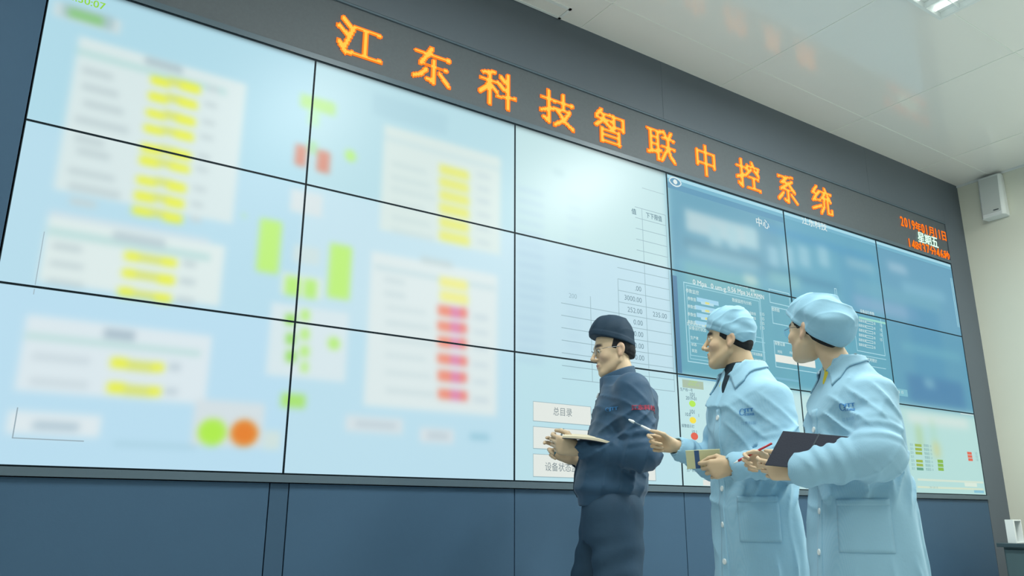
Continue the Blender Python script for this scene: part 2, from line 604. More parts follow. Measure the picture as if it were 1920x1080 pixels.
def hline(px0, px1, py0, rgb, w=0.005):
    x0, z = W(px0, py0)
    x1, _ = W(px1, py0)
    q_m(x0, x1, z - w / 2, z + w / 2, rgb)


def txt(s, px, py, h, rgb, align='c', sx=1.0, bold=0.012):
    """a line of text centred (or left aligned) at a photo point, letters h metres tall"""
    if h < .034 and any(ord(k_) > 255 for k_ in s):
        h *= .74
    x, z = W(px, py)
    txt_m(s, x, z, h, rgb, align, sx, bold)


def txt_m(s, x, z, h, rgb, align='c', sx=1.0, bold=0.012):
    vs, fs = text_mesh(s, bold)
    if not len(vs):
        return
    lo, hi = vs.min(0), vs.max(0)
    k = h / 0.72
    v = (vs - np.array([(lo[0] + hi[0]) / 2 if align == 'c' else (lo[0] if align == 'l' else hi[0]), 0.34])) * k
    v[:, 0] *= sx
    v += np.array([x, z])
    crisp[tile_of(x, z)].append((v, fs, rgb))


def dot(px, py, r, rgb, n=20, rz=None):
    x, z = W(px, py)
    rz = rz or r
    v = np.array([(x + r * math.cos(2 * math.pi * k / n), z + rz * math.sin(2 * math.pi * k / n)) for k in range(n)])
    crisp[tile_of(x, z)].append((v, [tuple(range(n))], rgb))


INK = (104, 134, 148)
LINE = (146, 176, 186)
# clock badge at the top left
x_, z_ = W(165, 3)
txt_m('14:30:07', x_ - 0.01, z_, 0.035, (150, 214, 70))
# crisp table of the third column
X0, X1, X2, X3 = [W(p, 600)[0] for p in (1108, 1161, 1212.5, 1258)]
zrow = [W(1212.5, y)[1] for y in (555, 575.7, 596, 619, 641.5, 663, 686, 710, 728)]
dz = (zrow[0] - zrow[-1]) / 8
ztab = [zrow[0] + dz * k for k in range(8, -9, -1)]
z_top, z_bot = ztab[0], ztab[-1]
for k, z in enumerate(ztab):
    q_m(X2 - 0.06 if k < 6 else X1, X3, z - .002, z + .002, LINE)
    if k > 9:
        q_m(X0 - 0.22, X1, z - .002, z + .002, LINE)
for x in (X2, X3):
    q_m(x - .002, x + .002, z_bot, z_top, LINE)
q_m(X1 - .002, X1 + .002, z_bot, ztab[7], LINE); q_m(X0 - .002, X0 + .002, z_bot, ztab[9], LINE)
q_m(X3 - .20, X3, ztab[0] + dz * 2.0, ztab[0] + dz * 2.0 + .003, LINE)
txt_m('下下限值', (X2 + X3) / 2, (ztab[0] + ztab[1]) / 2, dz * .42, INK, sx=.85)
txt_m('值', X2 - .07, (ztab[0] + ztab[1]) / 2, dz * .42, INK)
for k, s in ((7, '.00'), (8, '3000.00'), (9, '252.00'), (10, '0.00'), (11, '0.00'), (12, '0.00'), (13, '0.00')):
    txt_m(s, X2 - .035, (ztab[k] + ztab[k + 1]) / 2, dz * .45, INK, align='r', bold=0.0)
txt_m('235.00', X3 - .035, (ztab[9] + ztab[10]) / 2, dz * .45, INK, align='r', bold=0.0)
txt_m('200', W(1074, 555)[0], W(1074, 555)[1], dz * .40, (150, 180, 192), bold=0)
# menu buttons of the third column
for (a, b2, c, d, s) in ((1000, 753, 1107, 788.5, '总目录'), (1000, 800, 1226, 840, ''), (1000, 851.5, 1227, 892.8, '设备状态监控')):
    x0, z1 = W(a, b2)
    x1, z0 = W(c, b2)[0], W(a, d)[1]
    q_m(x0 - .003, x1 + .004, z0 - .004, z1 + .003, (150, 178, 186))
    q_m(x0, x1, z0, z1, (226, 232, 226))
    if s:
        px_ = {'总目录': 1055, '设备状态监控': 1059}[s]
        py_ = {'总目录': 773, '设备状态监控': 877}[s]
        txt(s, px_, py_, 0.036, (112, 128, 134), bold=0.0, sx=.90)
# card edges at the far left that stay sharp
x0, z0 = W(22, 822)
q_m(x0, x0 + .004, z0, z0 + .115, (150, 170, 180)); q_m(x0, x0 + .24, z0, z0 + .004, (150, 170, 180))
x0, z0 = W(62, 552)
q_m(x0, x0 + .003, z0, z0 + .26, (160, 180, 190))
# --- dashboards: frames, captions, values
LB = (168, 214, 226)
CAPT = (206, 228, 226)
WHT = (222, 234, 232)
x0, z1 = W(1250, 324)
q_m(CX[3] + .008, CX[6] - .008, ZT - .06, ZT - .035, (112, 176, 200)); q_m(CX[3] + .008, CX[6] - .008, ZT - .034, ZT - .01, (164, 214, 230))
q_m(CX[3] + .008, CX[4] - .008, ZT - .105, ZT - .062, (88, 148, 180))
# eye mark
ex, ez = W(1266, 341)
n = 24
for (rx, rz, col) in ((.060, .036, (214, 230, 232)), (.050, .026, (88, 148, 180)), (.020, .018, (222, 234, 232))):
    v = np.array([(ex + rx * math.cos(2 * math.pi * k / n), ez + rz * math.copysign(abs(math.sin(2 * math.pi * k / n)) ** 1.3, math.sin(2 * math.pi * k / n))) for k in range(n)])
    crisp[3].append((v, [tuple(range(n))], col))
txt('江东科技', 1527, 419, .060, WHT, sx=.95)
txt('中心', 1430, 419, .055, WHT)
# left dashboard (row two)
q(1257, 515, 1279, 700, (70, 122, 160))
outline(1281, 528, 1437, 700, LB); outline(1286, 534, 1434, 694, (150, 204, 218), .005)
txt('0 Mpa', 1312, 531, .035, WHT, sx=1.1); txt('0 um-g', 1347, 539, .035, WHT, sx=1.1); txt('0.56 Mpa', 1381, 545, .035, WHT, sx=1.0); txt('34.4 M/MIN', 1416, 554, .033, WHT, sx=.85)
txt('生产实时数据', 1390, 536, .022, CAPT); txt('数据', 1411, 545, .022, CAPT)
txt('参数监控', 1298, 547, .030, CAPT)
txt('数据监控与分析', 1391, 566, .028, CAPT)
for k in range(4):
    y = 557 + k * 14.5
    q(1306 - (k % 2) * 3, y, 1347 - k * 3, y + 8, (156, 208, 232))
    q(1314 + (k % 2), y + 8, 1338 - k, y + 13, (176, 216, 228)); q(1322, y + 9, 1330, y + 13, (214, 214, 130))
    txt('参数值', 1297, y + 4, .026, CAPT, sx=1.0)
txt('实时状态监测', 1304, 610, .026, CAPT); txt('设备运行状态', 1308, 617, .026, CAPT)
outline(1291, 608, 1434, 688, (150, 204, 218), .005)
txt('生产率', 1302, 634, .024, CAPT); txt('状态', 1301, 646, .024, CAPT); txt('状态', 1302, 658, .024, CAPT)
hline(1290, 1320, 641, (130, 190, 206)); hline(1395, 1434, 636, (150, 204, 218)); hline(1400, 1434, 655, (150, 204, 218))
for k in range(4):
    y = 588 + k * 8.5
    txt('温度值', 1411, y, .022, CAPT); txt('| 15', 1429, y + 1, .022, CAPT)
txt('报警', 1408, 649, .022, CAPT); txt('运行状态数据', 1417, 664, .022, CAPT); txt('运行状态数据', 1419, 676, .022, CAPT); txt('数据', 1424, 688, .022, CAPT)
q(1270, 700, 1478, 706, (84, 150, 190))
# second dashboard
outline(1441, 541, 1482, 576, LB, .006); outline(1446, 574, 1566, 630, LB, .006); outline(1450, 638, 1568, 706, LB, .006)
q(1436, 540, 1441, 700, (72, 126, 160))
txt('趋势图', 1454, 581, .028, CAPT); txt('报警记录', 1462, 645, .028, CAPT); txt('时间', 1462, 660, .024, CAPT); txt('内容', 1484, 662, .022, CAPT)
q(1453, 664, 1528, 678, (226, 230, 222)); q(1450, 706, 1500, 710, (110, 174, 198))
# third dashboard behind the woman's cap
q(1566, 545, 1582, 700, (76, 124, 168)); outline(1564, 540, 1586, 700, LB, .006)
txt('设备运行参数', 1626, 586, .030, CAPT, sx=1.05); q(1610, 593, 1660, 597, (150, 214, 200))
for k in range(6):
    y = 603 + k * 9
    txt('温度设定', 1617, y - 1, .024, CAPT); outline(1623, y - 2, 1637, y + 3, CAPT, .004); txt('8', 1640, y + 4, .022, CAPT)
    if k < 4:
        txt('15', 1652, y + 7, .024, CAPT)
outline(1598, 582, 1660, 668, LB, .006); txt('生产数据实时统计', 1626, 674, .032, CAPT); hline(1605, 1660, 664, LB); hline(1605, 1660, 682, LB)
outline(1784, 520, 1797, 615, LB, .008)
q(1674, 727, 1702, 740, (120, 184, 200)); txt('20  15', 1688, 735, .024, CAPT)
# --- lower pages of the right hand columns
q(1279, 711, 1319, 726, (166, 186, 164)); txt('14:30:07', 1300, 716, .016, (172, 208, 118)); txt('2019-01-11', 1300, 721.5, .016, (172, 208, 118))
txt('生产线一号', 1287, 731, .022, INK); txt('101', 1298, 740, .026, INK); txt('2019-01', 1296, 747, .022, INK); txt('101', 1298, 772, .026, INK)
txt('10.0', 1290, 777, .022, INK); txt('1', 1310, 779, .02, INK); txt('报警提示灯', 1290, 799, .022, INK); txt('10.1', 1302, 810, .022, INK); txt('生产状态监控', 1302, 882, .022, INK)
dot(1298, 757, .029, (178, 232, 78), rz=.020); dot(1299, 788, .029, (244, 222, 60), rz=.020); dot(1302, 818, .032, (224, 92, 70), rz=.023)
q(1318, 900, 1332, 914, (226, 228, 222))
for k in range(7):
    y = 834 + k * 7.4
    if k != 3:
        q(1715 + k * .6, y - 2, 1728 + k * .6, y + 3, (150, 176, 60) if k != 6 else (90, 150, 120))
    txt('数据值 1.0', 1739 + k * .7, y + 2, .024, (130, 172, 172))
    txt('压力', 1709 + k * .6, y, .022, (120, 168, 170))
    if k > 3:
        q(1755 + k * .6, y - 2, 1766 + k * .6, y + 4, (130, 180, 60))
for k in range(3):
    q(1813 + k, 847 + k * 6, 1822 + k, 852 + k * 6, (220, 96, 70)); txt('1.0', 1830 + k, 850 + k * 6, .022, (130, 172, 172))
q(1720, 897, 1843, 901, (206, 224, 208)); q(1720, 911, 1843, 915, (206, 222, 200)); q(1808, 905, 1832, 912, (214, 230, 216)); q(1826, 919, 1845, 924, (130, 190, 210))
txt('二零一九年一月', 1750, 914, .018, (140, 186, 190)); q(1800, 771, 1843, 776, (206, 220, 218))

DESC = [
    ['with a grey clock badge, in the top left corner', 'with two short red bars of a flow diagram',
     'plain pale, under the fourth and fifth orange characters', 'with a white eye mark in its corner',
     'blue with white heading text, above the cap of the woman', 'soft blue, top right corner below the date'],
    ['with yellow values, left end of the middle row', 'with tall green bars, second in the middle row',
     'with a table reading 3000.00 and 235.00', 'blue with line frames, behind the pointing man\'s head',
     'blue, directly behind the cap of the woman', 'soft blue, at the right end of the middle row'],
    ['with round green and orange buttons, bottom left', 'with red and pink values, second in the bottom row',
     'with three white menu buttons behind the man in navy', 'pale, with green, yellow and red lamps in a column',
     'pale, mostly hidden by the two pale blue coats', 'with small green bars and red boxes, bottom right']]
SCR_Y = 0.0
for r in range(3):
    for c in range(6):
        x0, x1, z0, z1 = CX[c], CX[c + 1], RZ[r + 1], RZ[r]
        o = empty('display_panel', ((x0 + x1) / 2, 0.0, z0))
        g = 0.0045
        # bezel: a shallow tray round the glass
        bz = MB()
        bz.box(x0 + .001, x1 - .001, SCR_Y + 0.004, 0.11, z0 + .001, z1 - .001)
        for (a0, a1, b0, b1) in ((x0 + .001, x0 + g, z0 + .001, z1 - .001), (x1 - g, x1 - .001, z0 + .001, z1 - .001),
                                 (x0 + g, x1 - g, z0 + .001, z0 + g), (x0 + g, x1 - g, z1 - g, z1 - .001)):
            bz.box(a0, a1, SCR_Y - 0.003, SCR_Y + 0.004, b0, b1)
        bo = bz.build('bezel', M['bezel'], o)
        bo.location = -o.location
        n_x = max(int((x1 - x0) / (0.0062 if c < 3 else 0.010)), 8)
        n_z = max(int((z1 - z0) / (0.0062 if c < 3 else 0.008)), 8)
        ax = np.linspace(x0 + g, x1 - g, n_x + 1)
        az = np.linspace(z0 + g, z1 - g, n_z + 1)
        X, Z = np.meshgrid(ax, az)
        V = np.stack([X.ravel(), np.full(X.size, SCR_Y), Z.ravel()], 1)
        cols = [lin(sample(X.ravel(), Z.ravel()))]
        idx = np.arange(X.size).reshape(n_z + 1, n_x + 1)
        F = [tuple(f) for f in np.stack([idx[:-1, :-1].ravel(), idx[:-1, 1:].ravel(), idx[1:, 1:].ravel(), idx[1:, :-1].ravel()], 1)]
        Vs = [V]
        nv = len(V)
        for j, (vv, ff, rgb) in enumerate(crisp[r * 6 + c]):
            vv = vv.copy()
            vv[:, 0] = np.clip(vv[:, 0], x0 + g, x1 - g)
            vv[:, 1] = np.clip(vv[:, 1], z0 + g, z1 - g)
            Vs.append(np.stack([vv[:, 0], np.full(len(vv), SCR_Y - 0.0004 - 0.000012 * j), vv[:, 1]], 1))
            F += [tuple(i + nv for i in f) for f in ff]
            cols.append(np.repeat(lin(rgb)[None], len(vv), 0))
            nv += len(vv)
        so = link_mesh('screen', np.concatenate(Vs), F, M['screen'], o, False, np.concatenate(cols))
        so.location = -o.location
        tag(o, 'large wall display, ' + DESC[r][c], 'display', 'display panels of the video wall')

# ------------------------------------------------------------------ LED sign above the screens
LX0, LX1, LZ0, LZ1 = CX[0], CX[6], ZT + 0.004, ZT + 0.385
led = empty('led_sign', ((LX0 + LX1) / 2, 0, LZ0))
def led_part(name, mb, mat, par=led, bevel=0):
    p = mb.build(name, mat, par, False, bevel)
    if par is led:
        p.location = -led.location
    return p
led_part('board', MB().box(LX0, LX1, 0.004, 0.10, LZ0 + .03, LZ1), M['led_board'])
fr = MB()
fr.box(LX0, LX1, -0.006, 0.10, LZ1, LZ1 + 0.012).box(LX0, LX1, -0.006, 0.10, LZ0, LZ0 + 0.03)
led_part('frame', fr, M['black_trim'])

STROKES = {
 '江': [[(12, 97), (27, 80)], [(3, 74), (19, 60)], [(4, 34), (16, 20), (34, 74)], [(36, 82), (94, 82)], [(64, 80), (64, 16)], [(26, 14), (98, 14)], [(8, 28), (20, 10), (34, 14)]],
 '东': [[(8, 80), (92, 80)], [(48, 100), (34, 72), (20, 50), (84, 50)], [(54, 66), (54, 6), (38, 13)], [(34, 36), (22, 20), (4, 10)], [(68, 36), (92, 8)]],
 '科': [[(42, 96), (10, 86)], [(3, 68), (50, 68)], [(28, 90), (28, 2)], [(28, 64), (16, 42), (2, 28)], [(32, 54), (48, 40)], [(58, 88), (70, 76)], [(54, 66), (68, 53)], [(48, 28), (99, 38)], [(80, 98), (80, 0)]],
 '技': [[(3, 73), (42, 73)], [(24, 98), (24, 6), (10, 15)], [(1, 34), (44, 50)], [(46, 74), (98, 74)], [(70, 98), (70, 52)], [(48, 52), (88, 52)], [(88, 52), (74, 26), (42, 2)], [(52, 48), (72, 20), (99, 3)]],
 '智': [[(22, 99), (6, 78)], [(16, 87), (50, 87)], [(3, 70), (54, 70)], [(30, 86), (25, 66), (3, 46)], [(34, 62), (52, 50)], [(62, 88), (62, 50)], [(62, 86), (94, 86), (94, 50)], [(62, 55), (94, 55)], [(22, 42), (22, 0)], [(22, 40), (80, 40), (80, 0)], [(22, 22), (80, 22)], [(22, 4), (80, 4)]],
 '联': [[(1, 93), (50, 93)], [(12, 92), (12, 22)], [(38, 92), (38, 0)], [(12, 71), (38, 71)], [(12, 49), (38, 49)], [(0, 18), (48, 31)], [(60, 98), (68, 82)], [(88, 99), (78, 80)], [(56, 76), (96, 76)], [(52, 48), (99, 48)], [(76, 76), (73, 44), (50, 2)], [(76, 46), (84, 22), (99, 4)]],
 '中': [[(14, 78), (14, 32)], [(14, 76), (86, 76), (86, 32)], [(14, 38), (86, 38)], [(50, 99), (50, 0)]],
 '控': [[(2, 73), (40, 73)], [(22, 98), (22, 6), (8, 15)], [(0, 34), (42, 50)], [(68, 99), (72, 88)], [(48, 84), (46, 70)], [(48, 82), (96, 82), (91, 70)], [(62, 72), (44, 54)], [(78, 72), (96, 56)], [(50, 44), (92, 44)], [(71, 44), (71, 8)], [(44, 6), (99, 6)]],
 '系': [[(82, 97), (48, 90), (14, 88)], [(50, 88), (26, 68), (60, 71)], [(76, 80), (20, 44), (82, 48)], [(66, 62), (86, 42)], [(52, 44), (52, 2), (38, 8)], [(32, 32), (8, 6)], [(68, 32), (94, 6)]],
 '统': [[(28, 99), (6, 72), (28, 72)], [(38, 82), (6, 44), (42, 50)], [(2, 12), (44, 30)], [(68, 99), (74, 88)], [(46, 82), (98, 82)], [(68, 80), (50, 58), (88, 64)], [(80, 74), (94, 54)], [(62, 56), (58, 26), (42, 2)], [(78, 56), (78, 8), (97, 8), (98, 22)]],
}
NL = 34


def led_char(ch, cx_, z0, w, h):
    grid = np.zeros((NL, NL), bool)
    yy, xx = np.mgrid[0:NL, 0:NL]
    P = np.stack([(xx + .5) / NL * 108 - 4, (yy + .5) / NL * 108 - 4], -1)
    for st in STROKES[ch]:
        for a, b2 in zip(st[:-1], st[1:]):
            a, b2 = np.array(a, float), np.array(b2, float)
            d = b2 - a
            t = np.clip(((P - a) @ d) / (d @ d), 0, 1)
            horiz = abs(d[1]) < 0.25 * abs(d[0])
            wid = 4.6 if horiz else 6.4
            if horiz:
                wid = wid + 2.0 * (t > .9)
            grid |= np.hypot(*np.moveaxis(P - a - t[..., None] * d, -1, 0)) < wid
    pad = np.pad(grid, 1)
    inner = grid & pad[:-2, 1:-1] & pad[2:, 1:-1] & pad[1:-1, :-2] & pad[1:-1, 2:]
    vs, fs, cs = [], [], []
    s = w / NL
    sz = h / NL
    for j in range(NL):
        for i in range(NL):
            if grid[j, i]:
                x = cx_ - w / 2 + (i + .5) * s
                z = z0 + (j + .5) * sz
                a, b2 = s * .46, sz * .46
                k = len(vs)
                vs += [(x - a, -.003, z - b2), (x + a, -.003, z - b2), (x + a, -.003, z + b2), (x - a, -.003, z + b2),
                       (x - a, .004, z - b2), (x + a, .004, z - b2), (x + a, .004, z + b2), (x - a, .004, z + b2)]
                fs += [(k, k + 1, k + 2, k + 3), (k, k + 4, k + 5, k + 1), (k + 1, k + 5, k + 6, k + 2), (k + 2, k + 6, k + 7, k + 3), (k + 3, k + 7, k + 4, k)]
                cs += [lin((255, 172, 62) if inner[j, i] else (248, 112, 22))] * 8
    o = link_mesh('character', vs, fs, M['led'], led, False, np.array(cs))
    o.location = -led.location
    return o


xcs = [1.418, 1.855, 2.290, 2.728, 3.158, 3.612, 4.043, 4.492, 4.935, 5.366]
for k, ch in enumerate('江东科技智联中控系统'):
    o = led_char(ch, xcs[k], ZT + 0.070, 0.272 if ch != '中' else 0.262, 0.245)


def led_text(s, x0, x1, z0, z1, rgb, y, bold=.03):
    """one line of the ticker, each character a part of its own"""
    ws = [text_mesh(ch_, bold)[0] for ch_ in s]
    wid = [1.0 if ord(ch_) > 255 else 0.62 for ch_ in s]
    u = (x1 - x0) / sum(wid)
    x = x0
    for ch_, w_ in zip(s, wid):
        vs, fs = text_mesh(ch_, bold)
        lo, hi = vs.min(0), vs.max(0)
        cjk = ord(ch_) > 255
        cw = w_ * u * (.94 if cjk else .82) * ((hi[0] - lo[0]) / .9 if cjk else min((hi[0] - lo[0]) / .5, 1))
        v = (vs - lo) / (hi - lo) * np.array([cw, z1 - z0]) + np.array([x + (w_ * u - cw) / 2, z0])
        V = np.stack([v[:, 0], np.full(len(v), y), v[:, 1]], 1)
        o = link_mesh('character', V, fs, M['led'], led, False, np.repeat(lin(rgb)[None], len(v), 0))
        o.location = -led.location
        x += w_ * u


led_text('2019年01月11日', 6.475, 7.235, ZT + .215, ZT + .305, (250, 110, 20), -.002, .025)
led_text('星期五', 6.725, 7.06, ZT + .118, ZT + .212, (205, 248, 218), -.0034, .02)
led_text('14时37分46秒', 6.545, 7.235, ZT + .020, ZT + .115, (250, 110, 20), -.002, .025)
tag(led, 'long black LED ticker above the screens with ten large orange characters and the date', 'sign')

# ------------------------------------------------------------------ wall loudspeaker
sp = empty('wall_speaker', (XR, -0.33, 3.72))
sh = []
prof = [(0.0, 0.0), (-0.10, 0.0)]
mb = MB()
# tapered cabinet: deeper at the bottom, rounded front edges
vs = []
for z, dx in ((-0.205, 0.125), (0.20, 0.085)):
    for (x, y) in ((0.0, 0.095), (-dx * .75, 0.105), (-dx, 0.085), (-dx, -0.085), (-dx * .75, -0.105), (0.0, -0.095)):
        vs.append((x, y, z))
mb.add(vs, [(0, 1, 2, 3, 4, 5)[::-1], (6, 7, 8, 9, 10, 11)] + [(k, (k + 1) % 6, 6 + (k + 1) % 6, 6 + k) for k in range(6)])
cab = mb.build('cabinet', M['white_metal'], sp, False, 0.008)
M['grille'] = new_mat('grille', (205, 212, 210), 0.6, 0.3, bump=(400, 0.3))
gv = []
for z, t in ((-0.17, (0.205 - 0.17) / .405), (0.18, (0.205 + .18) / .405)):
    dx = 0.125 + (0.085 - 0.125) * t
    gv += [(-dx - .003, 0.08, z), (-dx - .003, -0.08, z)]
link_mesh('grille', gv + [(x + .004, y, z) for x, y, z in gv], [(0, 1, 3, 2), (4, 6, 7, 5), (0, 2, 6, 4), (1, 5, 7, 3), (0, 4, 5, 1), (2, 3, 7, 6)], M['grille'], sp)
M['dark_mark'] = new_mat('dark_mark', (70, 80, 84), 0.5)
MB().box(-.126, -.1225, -.06, -.015, -.155, -.147).build('badge', M['dark_mark'], sp)
tag(sp, 'white box loudspeaker mounted high on the white wall next to the black wall', 'speaker')

# ------------------------------------------------------------------ dark desk by the white wall, and what stands on it
M['desk_body'] = new_mat('desk_body', (74, 96, 102), 0.5, 0.35, noise=(2.5, .06))
M['desk_top'] = new_mat('desk_top', (58, 76, 84), 0.4, 0.4)
dk = empty('control_desk', (6.95, -1.25, 0))
MB().box(-.56, .56, -.80, .82, .672, .70).build('desk_top', M['desk_top'], dk, False, .004)
MB().box(-.52, .54, -.77, .79, .06, .672).build('cabinet', M['desk_body'], dk)
MB().box(-.50, .54, -.75, .77, .0, .06).build('plinth', M['desk_top'], dk)
for k in range(2):
    d = MB().box(-.532, -.521, -.76 + k * .78, .0 + k * .78, .08, .655).build('door', M['desk_body'], dk, False, .002)
    MB().box(-.548, -.532, -.05 + k * .10, -.03 + k * .10, .45, .58).build('handle', M['white_metal'], d)
tag(dk, 'dark grey-green desk at the bottom right corner against the white wall', 'desk')
ho = empty('document_holder', (6.50, -0.52, 0.70))
MB().box(-.060, -.042, -.03, .03, 0, .165).box(.052, .060, -.03, .03, 0, .165).box(-.042, .052, -.03, .03, .155, .165).box(-.042, .052, -.03, .03, 0, .008).build('shell', M['white_metal'], ho, False, .002)
M['holder_back_shade'] = new_mat('holder_back_shade', (120, 140, 146), 0.6, 0.2)  # grey puts the shade inside the white holder into its back's colour
MB().box(-.042, .052, .02, .03, .008, .155).build('back_panel', M['holder_back_shade'], ho)
tag(ho, 'small white open holder standing on the corner of the dark desk', 'holder')
dv = empty('desk_device', (6.93, -0.60, 0.70))
MB().box(-.11, .11, -.07, .07, 0, .022).build('base', M['dark_mark'], dv, False, .006)
MB().box(-.10, .02, -.055, .055, .022, .036).build('raised_top', M['dark_mark'], dv, False, .006)
tag(dv, 'low dark device lying on the dark desk at the right edge of the photo', 'device')

# ------------------------------------------------------------------ people: bodies and clothes as smooth blended distance fields
def smin(a, b, k):
    if k <= 0:
        return np.minimum(a, b)
    h = np.maximum(k - np.abs(a - b), 0) / k
    return np.minimum(a, b) - h * h * k * 0.25


def smax(a, b, k):
    return -smin(-a, -b, k)


def rcone_d(P, a, b, ra, rb, fold=None, flat=None):
    a, b = np.array(a, float), np.array(b, float)
    ba = b - a
    L2 = ba @ ba
    q0, q1, q2 = P[0] - a[0], P[1] - a[1], P[2] - a[2]
    t = np.clip((q0 * ba[0] + q1 * ba[1] + q2 * ba[2]) / L2, 0, 1)
    e0, e1, e2 = q0 - t * ba[0], q1 - t * ba[1], q2 - t * ba[2]
    r = ra + (rb - ra) * t
    if fold:
        ax = ba / math.sqrt(L2)
        u = np.cross(ax, (0.31, 0.2, 0.93)); u /= np.linalg.norm(u)
        w = np.cross(ax, u)
        ph = np.arctan2(e0 * w[0] + e1 * w[1] + e2 * w[2], e0 * u[0] + e1 * u[1] + e2 * u[2])
        for (n, amp, tw, p0, t0, t1) in fold:
            env = np.clip(np.minimum(t - t0, t1 - t) / 0.12, 0, 1)
            s = np.sin(2 * np.pi * n * t + tw * ph + p0 + 0.7 * np.sin(2 * ph + p0))
            r = r + amp * env * s * (0.6 + 0.4 * np.sin(ph + 2 * p0))
    return np.sqrt(e0 * e0 + e1 * e1 + e2 * e2) - r


def ell_d(P, c, r, R=None):
    q0, q1, q2 = P[0] - c[0], P[1] - c[1], P[2] - c[2]
    if R is not None:
        q0, q1, q2 = (R[0][0] * q0 + R[1][0] * q1 + R[2][0] * q2, R[0][1] * q0 + R[1][1] * q1 + R[2][1] * q2,
                      R[0][2] * q0 + R[1][2] * q1 + R[2][2] * q2)
    k0 = np.sqrt((q0 / r[0]) ** 2 + (q1 / r[1]) ** 2 + (q2 / r[2]) ** 2)
    k1 = np.sqrt((q0 / r[0] ** 2) ** 2 + (q1 / r[1] ** 2) ** 2 + (q2 / r[2] ** 2) ** 2) + 1e-9
    return k0 * (k0 - 1) / k1


def smooth_interp(z, zs, vs):
    """monotone-ish smooth interpolation (Catmull-Rom) of a profile"""
    zs, vs = np.array(zs, float), np.array(vs, float)
    m_ = np.gradient(vs, zs)
    i = np.clip(np.searchsorted(zs, z) - 1, 0, len(zs) - 2)
    h = zs[i + 1] - zs[i]
    t = np.clip((z - zs[i]) / h, 0, 1)
    return ((2 * t ** 3 - 3 * t ** 2 + 1) * vs[i] + (t ** 3 - 2 * t ** 2 + t) * h * m_[i] + (-2 * t ** 3 + 3 * t ** 2) * vs[i + 1] + (t ** 3 - t ** 2) * h * m_[i + 1])


def loft_d(P, prof, theta=0.0, folds=None, n=2.3):
    """vertical loft; prof rows: z, cx, cy, r_front, r_side; theta turns the section; folds = [(count, amp, zlo, zhi, phase, slant)]"""
    zs = [p[0] for p in prof]
    z1 = P[2][0, 0, :]
    c = [smooth_interp(z1, zs, [p[k] for p in prof])[None, None, :] for k in (1, 2, 3, 4)]
    dx, dy = P[0] - c[0], P[1] - c[1]
    ct, st = math.cos(theta), math.sin(theta)
    u, v = dx * ct + dy * st, -dx * st + dy * ct
    k = ((np.abs(u) / c[2]) ** n + (np.abs(v) / c[3]) ** n) ** (1.0 / n)
    rad = np.sqrt(u * u + v * v)
    d = rad * (1 - 1 / np.maximum(k, 1e-3))
    d = np.where(k < 0.05, -np.minimum(c[2], c[3]) + rad, d)
    if folds:
        ph = np.arctan2(v, u)
        for (cnt, amp, zl, zh, p0, sl) in folds:
            env = np.clip(np.minimum(z1 - zl, zh - z1) / 0.08, 0, 1)[None, None, :]
            d = d - amp * env * np.sin(cnt * ph + p0 + sl * z1[None, None, :] + 0.8 * np.sin(2 * ph + 9 * z1[None, None, :] + p0)) * (0.65 + 0.35 * np.sin(3 * ph + 7 * z1[None, None, :] + p0))
    d = np.maximum(d, zs[0] - P[2])
    d = np.maximum(d, P[2] - zs[-1])
    return d


